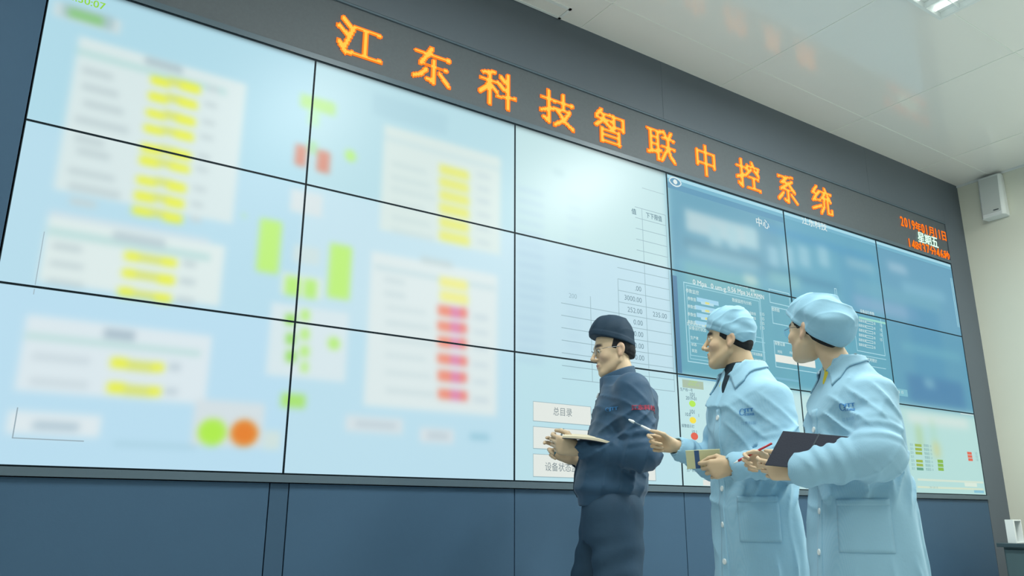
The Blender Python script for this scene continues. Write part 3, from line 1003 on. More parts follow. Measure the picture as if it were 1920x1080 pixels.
class Field:
    def __init__(self, xs, ys, zs):
        self.xs, self.ys, self.zs = np.asarray(xs, float), np.asarray(ys, float), np.asarray(zs, float)
        self.d = np.full((len(xs), len(ys), len(zs)), 0.25, np.float32)

    def region(self, lo, hi, m_=0.05):
        s = []
        for ax, l, h in zip((self.xs, self.ys, self.zs), lo, hi):
            i0, i1 = np.searchsorted(ax, l - m_), np.searchsorted(ax, h + m_)
            s.append(slice(max(i0 - 1, 0), min(i1 + 1, len(ax))))
        s = tuple(s)
        P = np.meshgrid(self.xs[s[0]], self.ys[s[1]], self.zs[s[2]], indexing='ij')
        return s, P

    def put(self, s, d, k=0.0, op='u'):
        if op == 'u':
            self.d[s] = smin(self.d[s], d, k)
        elif op == 's':
            self.d[s] = smax(self.d[s], -d, k)
        elif op == 'i':
            self.d[s] = smax(self.d[s], d, k)

    def rcone(self, a, b, ra, rb, k=0.02, op='u', fold=None):
        r = max(ra, rb) + 0.012
        lo = np.minimum(a, b) - r
        hi = np.maximum(a, b) + r
        s, P = self.region(lo, hi)
        self.put(s, rcone_d(P, a, b, ra, rb, fold), k, op)

    def ell(self, c, r, k=0.02, op='u', R=None):
        mr = max(r)
        s, P = self.region(np.array(c) - mr, np.array(c) + mr)
        self.put(s, ell_d(P, c, r, R), k, op)

    def loft(self, prof, theta=0.0, k=0.03, folds=None, n=2.3):
        lo = (min(p[1] for p in prof) - .28, min(p[2] for p in prof) - .28, prof[0][0])
        hi = (max(p[1] for p in prof) + .28, max(p[2] for p in prof) + .28, prof[-1][0])
        s, P = self.region(lo, hi, 0.03)
        self.put(s, loft_d(P, prof, theta, folds, n), k)

    def crease(self, lo, hi, amp, dirv, freq, seed, sharp=2.0):
        """long soft creases running across dirv"""
        s, P = self.region(lo, hi, 0)
        dx_, dy_, dz_ = np.array(dirv, float) / np.linalg.norm(dirv)
        t = P[0] * dx_ + P[1] * dy_ + P[2] * dz_
        wob = .35 * np.sin(9 * P[0] - 7 * P[2] + seed) + .25 * np.sin(17 * P[2] + 11 * P[1] + 2 * seed)
        v = t * freq + 2.2 * wob + seed
        rg = (1 - np.abs(np.sin(v))) ** sharp
        mk = np.clip(.5 + .5 * np.sin(13 * P[2] + 8 * P[0] + 1.3 * seed) + .4 * np.sin(21 * P[1] - 15 * P[2] + seed), 0, 1)
        edge = np.ones_like(P[0])
        for q_, l, h in zip(P, lo, hi):
            edge = edge * np.clip((q_ - l) / .05, 0, 1) * np.clip((h - q_) / .05, 0, 1)
        self.d[s] -= amp * edge * mk * (rg - .25)

    def value(self, p):
        """trilinear value at points (n,3)"""
        out = []
        w = []
        for ax, c in zip((self.xs, self.ys, self.zs), np.asarray(p, float).T):
            i = np.clip(np.searchsorted(ax, c) - 1, 0, len(ax) - 2)
            out.append(i)
            w.append(np.clip((c - ax[i]) / (ax[i + 1] - ax[i]), 0, 1))
        i, j, k = out
        a, b, c = w
        d = self.d
        return (d[i, j, k] * (1 - a) * (1 - b) * (1 - c) + d[i + 1, j, k] * a * (1 - b) * (1 - c) + d[i, j + 1, k] * (1 - a) * b * (1 - c) + d[i, j, k + 1] * (1 - a) * (1 - b) * c
                + d[i + 1, j + 1, k] * a * b * (1 - c) + d[i + 1, j, k + 1] * a * (1 - b) * c + d[i, j + 1, k + 1] * (1 - a) * b * c + d[i + 1, j + 1, k + 1] * a * b * c)

    def grad(self, p, e=0.006):
        p = np.asarray(p, float)
        g = np.stack([self.value(p + e * np.eye(3)[k]) - self.value(p - e * np.eye(3)[k]) for k in range(3)], 1)
        return g / (np.linalg.norm(g, axis=1, keepdims=True) + 1e-9)

    def cast(self, p, direction, off):
        """march points along a direction until they are off above the surface"""
        p = np.array(p, float)
        dr = np.array(direction, float)
        dr /= np.linalg.norm(dr)
        for _ in range(60):
            v = np.clip(self.value(p) - off, -0.02, 0.05)
            p += dr * (v * 0.8)[:, None]
        return p

    def push(self, p, off, steps=6, only_out=True):
        p = np.array(p, float)
        for _ in range(steps):
            v = self.value(p) - off
            if only_out:
                v = np.minimum(v, 0)
            p -= self.grad(p) * v[:, None]
        return p

    def mesh(self):
        d = self.d
        xs, ys, zs = self.xs, self.ys, self.zs
        ins = d < 0
        nx, ny, nz = d.shape
        c = [ins[:-1, :-1, :-1], ins[1:, :-1, :-1], ins[:-1, 1:, :-1], ins[1:, 1:, :-1], ins[:-1, :-1, 1:], ins[1:, :-1, 1:], ins[:-1, 1:, 1:], ins[1:, 1:, 1:]]
        anyc = c[0].copy(); allc = c[0].copy()
        for q_ in c[1:]:
            anyc |= q_
            allc &= q_
        cells = np.argwhere(anyc & ~allc)
        I, J, K = cells.T
        offs = [(0, 0, 0), (1, 0, 0), (0, 1, 0), (1, 1, 0), (0, 0, 1), (1, 0, 1), (0, 1, 1), (1, 1, 1)]
        val = np.stack([d[I + o[0], J + o[1], K + o[2]] for o in offs], 1).astype(float)
        pos = np.stack([np.stack([xs[I + o[0]], ys[J + o[1]], zs[K + o[2]]], 1) for o in offs], 1)
        acc = np.zeros((len(cells), 3))
        cnt = np.zeros(len(cells))
        for a, b in ((0, 1), (2, 3), (4, 5), (6, 7), (0, 2), (1, 3), (4, 6), (5, 7), (0, 4), (1, 5), (2, 6), (3, 7)):
            va, vb = val[:, a], val[:, b]
            m_ = (va < 0) != (vb < 0)
            t = np.where(m_, va / np.where(m_, va - vb, 1), 0)
            acc += np.where(m_[:, None], pos[:, a] + t[:, None] * (pos[:, b] - pos[:, a]), 0)
            cnt += m_
        V = acc / cnt[:, None]
        idx = np.full((nx - 1, ny - 1, nz - 1), -1, np.int64)
        idx[I, J, K] = np.arange(len(cells))
        faces = []
        sx = ins[:-1, 1:-1, 1:-1] != ins[1:, 1:-1, 1:-1]
        i, j, k = np.nonzero(sx); j += 1; k += 1
        f = np.stack([idx[i, j - 1, k - 1], idx[i, j, k - 1], idx[i, j, k], idx[i, j - 1, k]], 1)
        fl = ~ins[i, j, k]
        f[fl] = f[fl][:, ::-1]
        faces.append(f)
        sy = ins[1:-1, :-1, 1:-1] != ins[1:-1, 1:, 1:-1]
        i, j, k = np.nonzero(sy); i += 1; k += 1
        f = np.stack([idx[i - 1, j, k - 1], idx[i - 1, j, k], idx[i, j, k], idx[i, j, k - 1]], 1)
        fl = ~ins[i, j, k]
        f[fl] = f[fl][:, ::-1]
        faces.append(f)
        sz = ins[1:-1, 1:-1, :-1] != ins[1:-1, 1:-1, 1:]
        i, j, k = np.nonzero(sz); i += 1; j += 1
        f = np.stack([idx[i - 1, j - 1, k], idx[i, j - 1, k], idx[i, j, k], idx[i - 1, j, k]], 1)
        fl = ~ins[i, j, k]
        f[fl] = f[fl][:, ::-1]
        faces.append(f)
        Fc = np.concatenate(faces)
        return V, Fc[(Fc >= 0).all(1)]


def fast_mesh(name, V, F, mat, parent, colors=None):
    me = bpy.data.meshes.new(name)
    me.vertices.add(len(V))
    me.vertices.foreach_set('co', np.asarray(V, np.float32).ravel())
    me.loops.add(len(F) * 4)
    me.loops.foreach_set('vertex_index', np.asarray(F, np.int32).ravel())
    me.polygons.add(len(F))
    me.polygons.foreach_set('loop_start', np.arange(0, len(F) * 4, 4, dtype=np.int32))
    me.polygons.foreach_set('use_smooth', np.ones(len(F), bool))
    me.update(calc_edges=True)
    me.validate()
    if colors is not None:
        ca = me.color_attributes.new('Col', 'FLOAT_COLOR', 'POINT')
        arr = np.ones((len(V), 4), np.float32)
        arr[:, :3] = colors
        ca.data.foreach_set('color', arr.ravel())
    me.materials.append(mat)
    o = bpy.data.objects.new(name, me)
    COL.objects.link(o)
    o.parent = parent
    return o


def axis(*segs):
    """non-uniform axis: (start, stop, step), ..."""
    out = []
    for a, b, s in segs:
        n = max(int(round((b - a) / s)), 1)
        out += list(a + (b - a) * np.arange(n) / n)
    out.append(segs[-1][1])
    return np.array(out)


def rot_zyx(yaw, pitch, roll=0.0):
    """columns: forward, left, up of a head turned by yaw (to its left), pitch (down positive), roll"""
    y, p, r = map(math.radians, (yaw, pitch, roll))
    Rz = np.array([[math.cos(y), -math.sin(y), 0], [math.sin(y), math.cos(y), 0], [0, 0, 1]])
    Ry = np.array([[math.cos(p), 0, math.sin(p)], [0, 1, 0], [-math.sin(p), 0, math.cos(p)]])
    Rx = np.array([[1, 0, 0], [0, math.cos(r), -math.sin(r)], [0, math.sin(r), math.cos(r)]])
    return Rz @ Ry @ Rx


class Head:
    def __init__(self, origin, R, s=1.0):
        self.o, self.R, self.s = np.array(origin, float), R, s

    def loc(self, P):
        q = [(P[k] - self.o[k]) / self.s for k in range(3)]
        return [self.R[0][k] * q[0] + self.R[1][k] * q[1] + self.R[2][k] * q[2] for k in range(3)]

    def world(self, p):
        return self.o + self.s * (self.R @ np.array(p, float))

    def locpts(self, V):
        return ((V - self.o) / self.s) @ self.R


def head_field(f, H, smile=0.0, slim=1.0):
    s, P = f.region(H.o - 0.15 * H.s, H.o + 0.15 * H.s, 0.02)
    Q = H.loc(P)
    d = ell_d(Q, (-.008, 0, .035), (.092, .076, .088))
    d = smin(d, ell_d(Q, (.030, 0, -.032), (.058, .058 * slim, .084)), .03)
    for y in (-1, 1):
        d = smin(d, rcone_d(Q, (.002, y * .052 * slim, -.050), (.066, y * .020, -.094), .016, .017), .03)
        d = smin(d, ell_d(Q, (.054, y * .042 * slim, -.022), (.026, .020, .020)), .02)
    d = smin(d, ell_d(Q, (.072, 0, -.096), (.019, .021, .018)), .018)
    d = smin(d, rcone_d(Q, (.079, -.030, .027), (.079, .030, .027), .0105, .0105), .018)
    for y in (-1, 1):
        d = smax(d, -ell_d(Q, (.100, y * .032, .009), (.022, .019, .010)), .012)
        d = smin(d, ell_d(Q, (.0732, y * .032, .0095), (.0112, .0170, .0105)), .004)
    n = rcone_d(Q, (.086, 0, .020), (.109, 0, -.021), .0065, .0095)
    n = smin(n, ell_d(Q, (.110, 0, -.025), (.0115, .0115, .0095)), .006)
    for y in (-1, 1):
        n = smin(n, ell_d(Q, (.098, y * .0125, -.030), (.0115, .0075, .0075)), .006)
        n = smax(n, -ell_d(Q, (.104, y * .006, -.0375), (.005, .0035, .004)), .002)
    d = smin(d, n, .010)
    d = smin(d, ell_d(Q, (.086, 0, -.062), (.0085, .026, .017)), .012)
    d = smin(d, ell_d(Q, (.0905, 0, -.0555), (.0075, .021 + .004 * smile, .0052)), .004)
    d = smin(d, ell_d(Q, (.0885, 0, -.0665), (.0075, .018 + .004 * smile, .0056)), .004)
    for y in (-1, 1):
        d = smax(d, -rcone_d(Q, (.0985, 0, -.0608), (.086, y * (.024 + .005 * smile), -.0595 + .006 * smile), .0016 + .0016 * smile, .0014), .002)
        # ears: rim, bowl, lobe
        yy = y * .078
        e = ell_d(Q, (-.014, yy, -.002), (.019, .0085, .030), rot_zyx(-y * 22, -14))
        e = smin(e, ell_d(Q, (-.006, y * .077, -.028), (.010, .007, .010)), .008)
        e = smax(e, -ell_d(Q, (-.009, y * .0885, -.001), (.010, .0085, .017)), .004)
        d = smin(d, e, .008)
    f.put(s, d * H.s, .0)


def skin_colors(V, H, base, lip, brow, brow_z=.034, brow_t=.0055):
    c = np.repeat(lin(base)[None], len(V), 0)
    q = H.locpts(V)
    x, y, z = q.T
    face = (np.abs(z) < .13) & (x > .04) & (np.abs(y) < .08)

    def mixin(w, rgb):
        w = np.clip(w, 0, 1)[:, None]
        c[:] = c * (1 - w) + lin(rgb)[None] * w
    a = np.abs(y)
    mixin(np.where(face & (x > .078), 1.3 - np.sqrt((y / .026) ** 2 + ((z + .061) / .0115) ** 2) * 1.2, 0), lip)
    arch = brow_z - 9 * (a - .030) ** 2 - .012 * np.clip(a - .034, 0, 1)
    mixin(np.where(face & (a > .011) & (a < .052), (1.6 - np.abs(z - arch) / brow_t) * np.clip((a - .010) / .004, 0, 1) * np.clip((.053 - a) / .010, 0, 1), 0), brow)
    mixin(np.where((np.abs(z) < .045) & (a > .075) & (np.abs(x + .012) < .03), .25, 0), lip)
    mixin(np.where(face, .30 * np.exp(-((a - .045) / .02) ** 2 - ((z + .03) / .02) ** 2), 0), lip)
    # lash line
    mixin(np.where(face & (a > .018) & (a < .047) & (x > .06), 1.2 - np.abs(z - (.0165 - 14 * (a - .032) ** 2)) / .0028, 0), brow)
    return c


def hand_field(f, wrist, X, T, N, curls, thumb, s=1.0, spread=0.05, k=0.010):
    """X towards the fingers, T towards the thumb side, N where the palm faces; curls: 4 x (mcp, pip, dip) in degrees;
    thumb: three directions in (X, T, N)"""
    X = np.array(X, float); X /= np.linalg.norm(X)
    T = np.array(T, float); T -= X * (T @ X); T /= np.linalg.norm(T)
    N_ = np.cross(X, T); N_ = N_ if N_ @ np.array(N, float) > 0 else -N_
    w = np.array(wrist, float)
    lo, hi = w - .21 * s, w + .21 * s
    sl, P = f.region(lo, hi, 0.0)
    fr = lambda a, b, c: w + s * (X * a + T * b + N_ * c)
    mcp = [(.088, .029), (.093, .0095), (.089, -.0105), (.080, -.029)]
    lens = [(.042, .025, .021), (.046, .029, .022), (.042, .027, .021), (.034, .020, .019)]
    d = rcone_d(P, fr(-.035, 0, 0), fr(.012, 0, 0), .026 * s, .025 * s)
    for (a, b) in mcp:
        d = smin(d, rcone_d(P, fr(.010, b * .55, 0), fr(a - .004, b, -.001), .0150 * s, .0118 * s), .016 * s)
    d = smin(d, rcone_d(P, fr(.016, .012, .008), fr(.045, .030, .010), .016 * s, .013 * s), .014 * s)
    d = smin(d, rcone_d(P, fr(.015, -.018, .006), fr(.060, -.026, .006), .014 * s, .011 * s), .014 * s)
    joints = []
    for i in range(4):
        p = fr(mcp[i][0], mcp[i][1], 0)
        ang = 0.0
        sp = spread * (1.5 - i)
        rr = [.0094, .0086, .0078, .0066]
        if i == 3:
            rr = [v * .86 for v in rr]
        fd = None
        chain = [p]
        for j in range(3):
            ang += math.radians(curls[i][j])
            dv = (X * math.cos(sp) + T * math.sin(sp)) * math.cos(ang) + N_ * math.sin(ang)
            q_ = p + s * lens[i][j] * dv
            seg = rcone_d(P, p, q_, rr[j] * s, rr[j + 1] * s)
            fd = seg if fd is None else smin(fd, seg, .003 * s)
            p = q_
            chain.append(p)
        joints.append(chain)
        d = smin(d, fd, .0035 * s) if i else smin(d, fd, .004 * s)
    p = fr(.024, .024, .010)
    fd = None
    ch = [p]
    for j, (dv, L, r0, r1) in enumerate(zip(thumb, (.042, .033, .027), (.0135, .0108, .0096), (.0110, .0096, .0074))):
        dv = np.array(dv, float)
        dv = X * dv[0] + T * dv[1] + N_ * dv[2]
        dv /= np.linalg.norm(dv)
        q_ = p + s * L * dv
        seg = rcone_d(P, p, q_, r0 * s, r1 * s)
        fd = seg if fd is None else smin(fd, seg, .004 * s)
        p = q_
        ch.append(p)
    joints.append(ch)
    d = smin(d, fd, .008 * s)
    f.put(sl, d, k)
    return joints


def patch(name, f, parent, P0, eu, ev, nu, nv, direction, off, mat, thick=0.003, smooth=True):
    """a thin cloth patch laid on a garment: a (u,v) sheet marched onto the surface"""
    u = np.linspace(0, 1, nu)
    v = np.linspace(0, 1, nv)
    pts = np.array([np.array(P0) + np.array(eu) * a + np.array(ev) * b for b in v for a in u])
    return sheet(name, f.cast(pts, direction, off), nu, nv, parent, mat, f, thick, smooth)


def sheet(name, pts, nu, nv, parent, mat, f=None, thick=0.003, smooth=True, normal=None):
    if normal is None:
        g = f.grad(pts)
    else:
        g = np.repeat(np.array([normal], float), len(pts), 0)
    n = len(pts)
    V = np.concatenate([pts + g * thick * .5, pts - g * thick * .8])
    F = []
    for j in range(nv - 1):
        for i in range(nu - 1):
            a = j * nu + i
            F.append((a, a + 1, a + nu + 1, a + nu))
            F.append((n + a, n + a + nu, n + a + nu + 1, n + a + 1))
    ring = list(range(nu)) + [nu * (j + 1) - 1 for j in range(1, nv)] + [nu * nv - 1 - i for i in range(1, nu)] + [nu * j for j in range(nv - 2, 0, -1)]
    for a, b in zip(ring, ring[1:] + ring[:1]):
        F.append((b, a, n + a, n + b))
    o = link_mesh(name, V, F, mat, parent, smooth)
    bm = bmesh.new()
    bm.from_mesh(o.data)
    bmesh.ops.recalc_face_normals(bm, faces=bm.faces)
    bm.to_mesh(o.data)
    bm.free()
    return o


def disc_on(name, f, parent, p, direction, r, mat, thick=0.004):
    c = f.cast(np.array([p]), direction, 0.0015)
    nrm = Vector(f.grad(c)[0])
    c = Vector(c[0])
    mb = MB()
    mb.tube([c - nrm * .002, c + nrm * thick * .6, c + nrm * thick], [r, r, r * .82], 16)
    return mb.build(name, mat, parent, False)


def decal(name, f, parent, p0, eu, ev, polys, direction, mat, off=0.0022):
    """flat marks (2-D polygons in units of eu/ev) laid on a garment as one mesh"""
    V, F = [], []
    for vs, fs in polys:
        pts = np.array([np.array(p0) + np.array(eu) * a + np.array(ev) * b for a, b in vs])
        pts = f.cast(pts, direction, off)
        k = len(V)
        V += [tuple(p) for p in pts]
        F += [tuple(i + k for i in q_) for q_ in fs]
    return link_mesh(name, V, F, mat, parent)


def ring_poly(cx, cy, rx, ry, w, n=28, a0=0.0, a1=2 * math.pi):
    vs, fs = [], []
    for i in range(n + 1):
        t = a0 + (a1 - a0) * i / n
        vs.append((cx + rx * math.cos(t), cy + ry * math.sin(t)))
        vs.append((cx + (rx - w) * math.cos(t), cy + (ry - w) * math.sin(t)))
    for i in range(n):
        fs.append((2 * i, 2 * i + 2, 2 * i + 3, 2 * i + 1))
    return vs, fs


def text_poly(s, x0, x1, y0, y1, bold=.03):
    vs, fs = text_mesh(s, bold)
    lo, hi = vs.min(0), vs.max(0)
    v = (vs - lo) / (hi - lo) * np.array([x1 - x0, y1 - y0]) + np.array([x0, y0])
    return [tuple(p) for p in v], fs


M['skin_a'] = new_mat('skin_a', (196, 168, 138), 0.5, 0.35, attr='Col', sss=0.06)
M['cloth_blue'] = new_mat('cloth_blue', (150, 196, 221), 0.75, 0.2, sheen=0.1, noise=(7, .04), bump=(16, .25), stripes=(140, 0.05))
M['cloth_cap'] = new_mat('cloth_cap', (148, 194, 218), 0.8, 0.2, sheen=0.1, noise=(10, .04), bump=(18, .22))
M['cloth_navy'] = new_mat('cloth_navy', (48, 80, 108), 0.62, 0.3, sheen=0.1, noise=(6, .08), bump=(30, .12))
M['cloth_navy_cap'] = new_mat('cloth_navy_cap', (38, 58, 76), 0.7, 0.2, noise=(8, .08), bump=(40, .12))
M['cloth_trouser'] = new_mat('cloth_trouser', (52, 76, 98), 0.7, 0.2, noise=(6, .08), bump=(30, .12))
M['shirt_dark'] = new_mat('shirt_dark', (34, 48, 58), 0.8, 0.2)
M['shirt_yellow'] = new_mat('shirt_yellow', (222, 206, 70), 0.8, 0.2)
M['hair'] = new_mat('hair', (34, 36, 40), 0.7, 0.2, noise=(60, .12), bump=(300, .15))
M['button'] = new_mat('button', (226, 234, 236), 0.4, 0.4)
M['logo_blue'] = new_mat('logo_blue', (70, 132, 190), 0.7, 0.2)
M['logo_pale'] = new_mat('logo_pale', (120, 168, 204), 0.7, 0.2)
M['logo_red'] = new_mat('logo_red', (150, 62, 82), 0.7, 0.2)
M['eye_white'] = new_mat('eye_white', (206, 208, 200), 0.25, 0.5)
M['eye_iris'] = new_mat('eye_iris', (36, 28, 26), 0.2, 0.5)
M['wire'] = new_mat('wire', (92, 98, 102), 0.3, 0.5, metal=0.6)
M['shoe'] = new_mat('shoe', (38, 42, 46), 0.4, 0.4)
M['zip_metal'] = new_mat('zip_metal', (214, 220, 222), 0.3, 0.5, metal=0.7)
gl = bpy.data.materials.new('lens_glass')
gl.use_nodes = True
b_ = gl.node_tree.nodes['Principled BSDF']
b_.inputs['Transmission Weight'].default_value = 1.0
b_.inputs['Roughness'].default_value = 0.02
b_.inputs['IOR'].default_value = 1.08
b_.inputs['Base Color'].default_value = (0.86, 0.92, 1.0, 1)
M['lens'] = gl


def eyes(H, parent, look=(1, 0, 0)):
    for y in (-1, 1):
        c = H.world((.0755, y * .032, .0080))
        bm = bmesh.new()
        bmesh.ops.create_uvsphere(bm, u_segments=20, v_segments=14, radius=.0118 * H.s)
        me = bpy.data.meshes.new('eye')
        bm.to_mesh(me)
        bm.free()
        me.materials.append(M['eye_white'])
        me.materials.append(M['eye_iris'])
        lk = Vector(H.R @ np.array(look, float)).normalized()
        for p in me.polygons:
            p.use_smooth = True
            if p.center.normalized().dot(lk) > .86:
                p.material_index = 1
        o = bpy.data.objects.new('eye', me)
        COL.objects.link(o)
        o.location = c
        o.parent = parent


def glasses(H, parent, mat, r=.022, squash=.86):
    g = empty('glasses')
    g.parent = parent
    mb = MB()
    for y in (-1, 1):
        pts = []
        for i in range(25):
            t = 2 * math.pi * i / 24
            pts.append(H.world((.101 - abs(math.cos(t) * r + 0.032) * .06, y * (.033 + r * math.cos(t)), .004 + r * squash * math.sin(t))))
        mb.tube(pts, .0011, 6, False)
        mb.tube([H.world((.094, y * .055, .010)), H.world((.05, y * .078, .012)), H.world((-.010, y * .081, .010)), H.world((-.03, y * .078, -.008))], .0011, 6)
    mb.tube([H.world((.0995, -.012, .008)), H.world((.104, 0, .012)), H.world((.0995, .012, .008))], .0011, 6)
    mb.build('frame', mat, g)
    for y in (-1, 1):
        vs = []
        for lay in (0, -.0016):
            for i in range(24):
                t = 2 * math.pi * i / 24
                vs.append(H.world((.101 + lay - abs(math.cos(t) * r + 0.032) * .06, y * (.033 + r * .97 * math.cos(t)), .004 + r * .97 * squash * math.sin(t))))
        fs = [tuple(range(24)), tuple(range(47, 23, -1))] + [(i, 24 + i, 24 + (i + 1) % 24, (i + 1) % 24) for i in range(24)]
        link_mesh('lens', vs, fs, M['lens'], g)
    return g


def plane_cut(Q, p, q_, side=1):
    """signed distance (head x,z plane) to the line p->q; positive below it"""
    p, q_ = np.array(p, float), np.array(q_, float)
    d = q_ - p
    n = np.array([-d[1], d[0]]) / np.hypot(*d)
    if n[1] > 0:
        n = -n
    return (Q[0] - p[0]) * n[0] + (Q[2] - p[1]) * n[1]


def fold_noise(Q, amp, f1=60., seed=0.):
    return amp * (np.sin(Q[0] * f1 + 1.7 * np.sin(Q[2] * f1 * .8 + seed) + seed) * np.sin(Q[2] * f1 * .7 + Q[1] * f1 * .5 + 2 * seed) +
                  .5 * np.sin(Q[0] * f1 * 1.9 - Q[1] * f1 * 1.3 + Q[2] * f1 * .6 + seed * 3) -
                  .9 * (1 - np.abs(np.sin(Q[0] * f1 * .55 + Q[2] * f1 * .9 + 1.5 * np.sin(Q[1] * f1 * .6 + seed) + seed))) ** 3 * (.6 + .4 * np.sin(Q[1] * f1 * .5 + seed)))


def head_piece(name, H, parent, mat, ells, cuts, step=.003, inner=None, amp=0.0, band=None, f1=60., seed=0., k=.025, rad=.21):
    o = H.o
    ax = [np.arange(o[i] - rad, o[i] + rad, step) for i in range(3)]
    f = Field(*ax)
    s, P = f.region(o - rad, o + rad, 0)
    Q = H.loc(P)
    d = None
    for e in ells:
        c, r = e[0], e[1]
        dd = ell_d(Q, c, r, e[2] if len(e) > 2 else None)
        d = dd if d is None else smin(d, dd, k)
    if amp:
        d = d + fold_noise(Q, amp, f1, seed)
    for cut in cuts:
        pl = cut(Q)
        if band:
            d = d - band[1] * (np.clip((pl + band[0]) / .004, 0, 1))
        d = smax(d, pl, .004)
    if inner is not None:
        d = smax(d, -(inner(Q)), .002)
    f.d[s] = d * H.s
    V, F = f.mesh()
    return fast_mesh(name, V, F, mat, parent), f


def lower_body(root, hips, knees, ankles, mat, rw, top_prof, folds=True, name='trousers', fl=0.0):
    """trousers and shoes"""
    f = Field(axis((-.36, .44, .009)), axis((-.34, .34, .009)), axis((0.05 + fl, 1.02, .009)))
    if top_prof:
        f.loft(top_prof, 0, .04)
    for h, kn, an in zip(hips, knees, ankles):
        fo = [(2.5, .006, 1, .4, .1, .9), (4.3, .004, -1, 1.4, .2, 1.)] if folds else None
        f.rcone(h, kn, rw[0], rw[1], .04, fold=fo)
        f.rcone(kn, an, rw[1], rw[2], .04, fold=fo)
    V, F = f.mesh()
    fast_mesh(name, V, F, mat, root)
    for an in ankles:
        g = Field(axis((an[0] - .16, an[0] + .26, .007)), axis((an[1] - .1, an[1] + .1, .007)), axis((-.02 + fl, .16 + fl, .007)))
        g.rcone((an[0] - .04, an[1], .045 + fl), (an[0] + .15, an[1] + .012, .038 + fl), .043, .040, .02)
        g.rcone((an[0] - .01, an[1], .06 + fl), (an[0] - .01, an[1], .12 + fl), .045, .045, .03)
        s, P = g.region((-9, -9, -9), (9, 9, 9))
        g.put(s, .004 + fl - P[2], .004, 'i')
        V, F = g.mesh()
        fast_mesh('shoe', V, F, M['shoe'], root)


def body_mesh(root, H, neck, tprof, theta, arms, hands, legs, colors, slim=1.0, smile=0.0, xr=(-.30, .46), yr=(-.32, .36), hz=(.98, 1.30), fl=0.0):
    f = Field(axis((xr[0], xr[1], .0036)), axis((yr[0], yr[1], .0036)),
              axis((-.02 + fl, hz[0], .014), (hz[0], hz[1], .0036), (hz[1], 1.45, .008), (1.45, 1.79, .0032)))
    f.loft(tprof, theta, .03)
    for a, b, ra, rb in neck:
        f.rcone(a, b, ra, rb, .03)
    for sh_, el, wr in arms:
        f.rcone(sh_, el, .048, .040, .03)
        f.rcone(el, wr, .040, .026, .02)
    for hp, kn, an in legs:
        f.rcone(hp, kn, .080, .055, .03)
        f.rcone(kn, an, .052, .036, .03)
        f.rcone((an[0] - .02, an[1], .045 + fl), (an[0] + .14, an[1], .035 + fl), .030, .026, .02)
    js = [hand_field(f, **h) for h in hands]
    head_field(f, H, smile, slim)
    V, F = f.mesh()
    cols = skin_colors(V, H, *colors)
    o = fast_mesh('body', V, F, M['skin_a'], root, cols)
    return f, js


def placed(origin, s):
    """a figure's ground point and the height of the floor in its own frame when it stands s times as far from the camera"""
    return (CAM[0] + (origin[0] - CAM[0]) * s, CAM[1] + (origin[1] - CAM[1]) * s, CAM[2] * (1 - s)), -CAM[2] * (1 - s) / s


SC1, SC2, SC3 = 1.09, 0.97, 0.86
O1, FL1 = placed((2.347, -0.911), SC1)
O2, FL2 = placed((2.60, -1.336), SC2)
O3, FL3 = placed((2.716, -1.713), SC3)


def world_root(label, origin, ang, s):
    o = empty('person', origin, (0, 0, math.radians(ang)))
    o.scale = (s, s, s)
    tag(o, label, 'person')
    return o


# ================================================================== the man in navy with the open notebook
P1 = world_root('man in navy work jacket, dark cap and glasses reading an open notebook', O1, 138.4, SC1)
H1 = Head((.015, 0, 1.586), rot_zyx(14, 9), .93)
armL1 = ((-.055, .175, 1.385), (-.085, .225, 1.125), (.158, .150, 1.150))
armR1 = ((-.02, -.175, 1.385), (-.02, -.235, 1.110), (.180, -.060, 1.120))
legs1 = [((.03, .10, .90), (.025, .115, .49), (.00, .12, .09 + FL1)), ((.06, -.09, .90), (.165, -.12, .49), (.15, -.13, .09 + FL1))]
core1 = [(.86, .045, 0, .11, .15), (1.0, .045, 0, .12, .15), (1.15, .02, 0, .11, .145), (1.30, -.02, 0, .105, .15), (1.40, -.035, 0, .085, .14), (1.47, -.03, 0, .055, .06)]
f1, j1 = body_mesh(P1, H1, [((-.034, 0, 1.41), (.000, 0, 1.55), .056, .050)], core1, 0, [armL1, armR1],
                   [dict(wrist=(.176, .146, 1.154), X=(.97, -.10, .20), T=(-.12, .25, .96), N=(.1, -.95, -.1), curls=[(38, 40, 25), (45, 45, 30), (50, 50, 30), (54, 52, 30)],
                         thumb=[(.75, .65, .25), (.97, .15, .25), (.95, -.15, .3)], s=.98),
                    dict(wrist=(.205, -.045, 1.128), X=(.86, .20, .45), T=(-.40, .25, .87), N=(.2, .95, -.1), curls=[(18, 30, 20), (24, 38, 22), (48, 55, 30), (55, 58, 30)],
                         thumb=[(.8, .55, .35), (.92, .25, .3), (.95, .1, .2)], s=.98)],
                   legs1, ((210, 186, 156), (186, 124, 116), (46, 42, 42), .033, .0075), fl=FL1)
eyes(H1, P1, (.9, 0, -.35))
glasses(H1, P1, M['wire'])
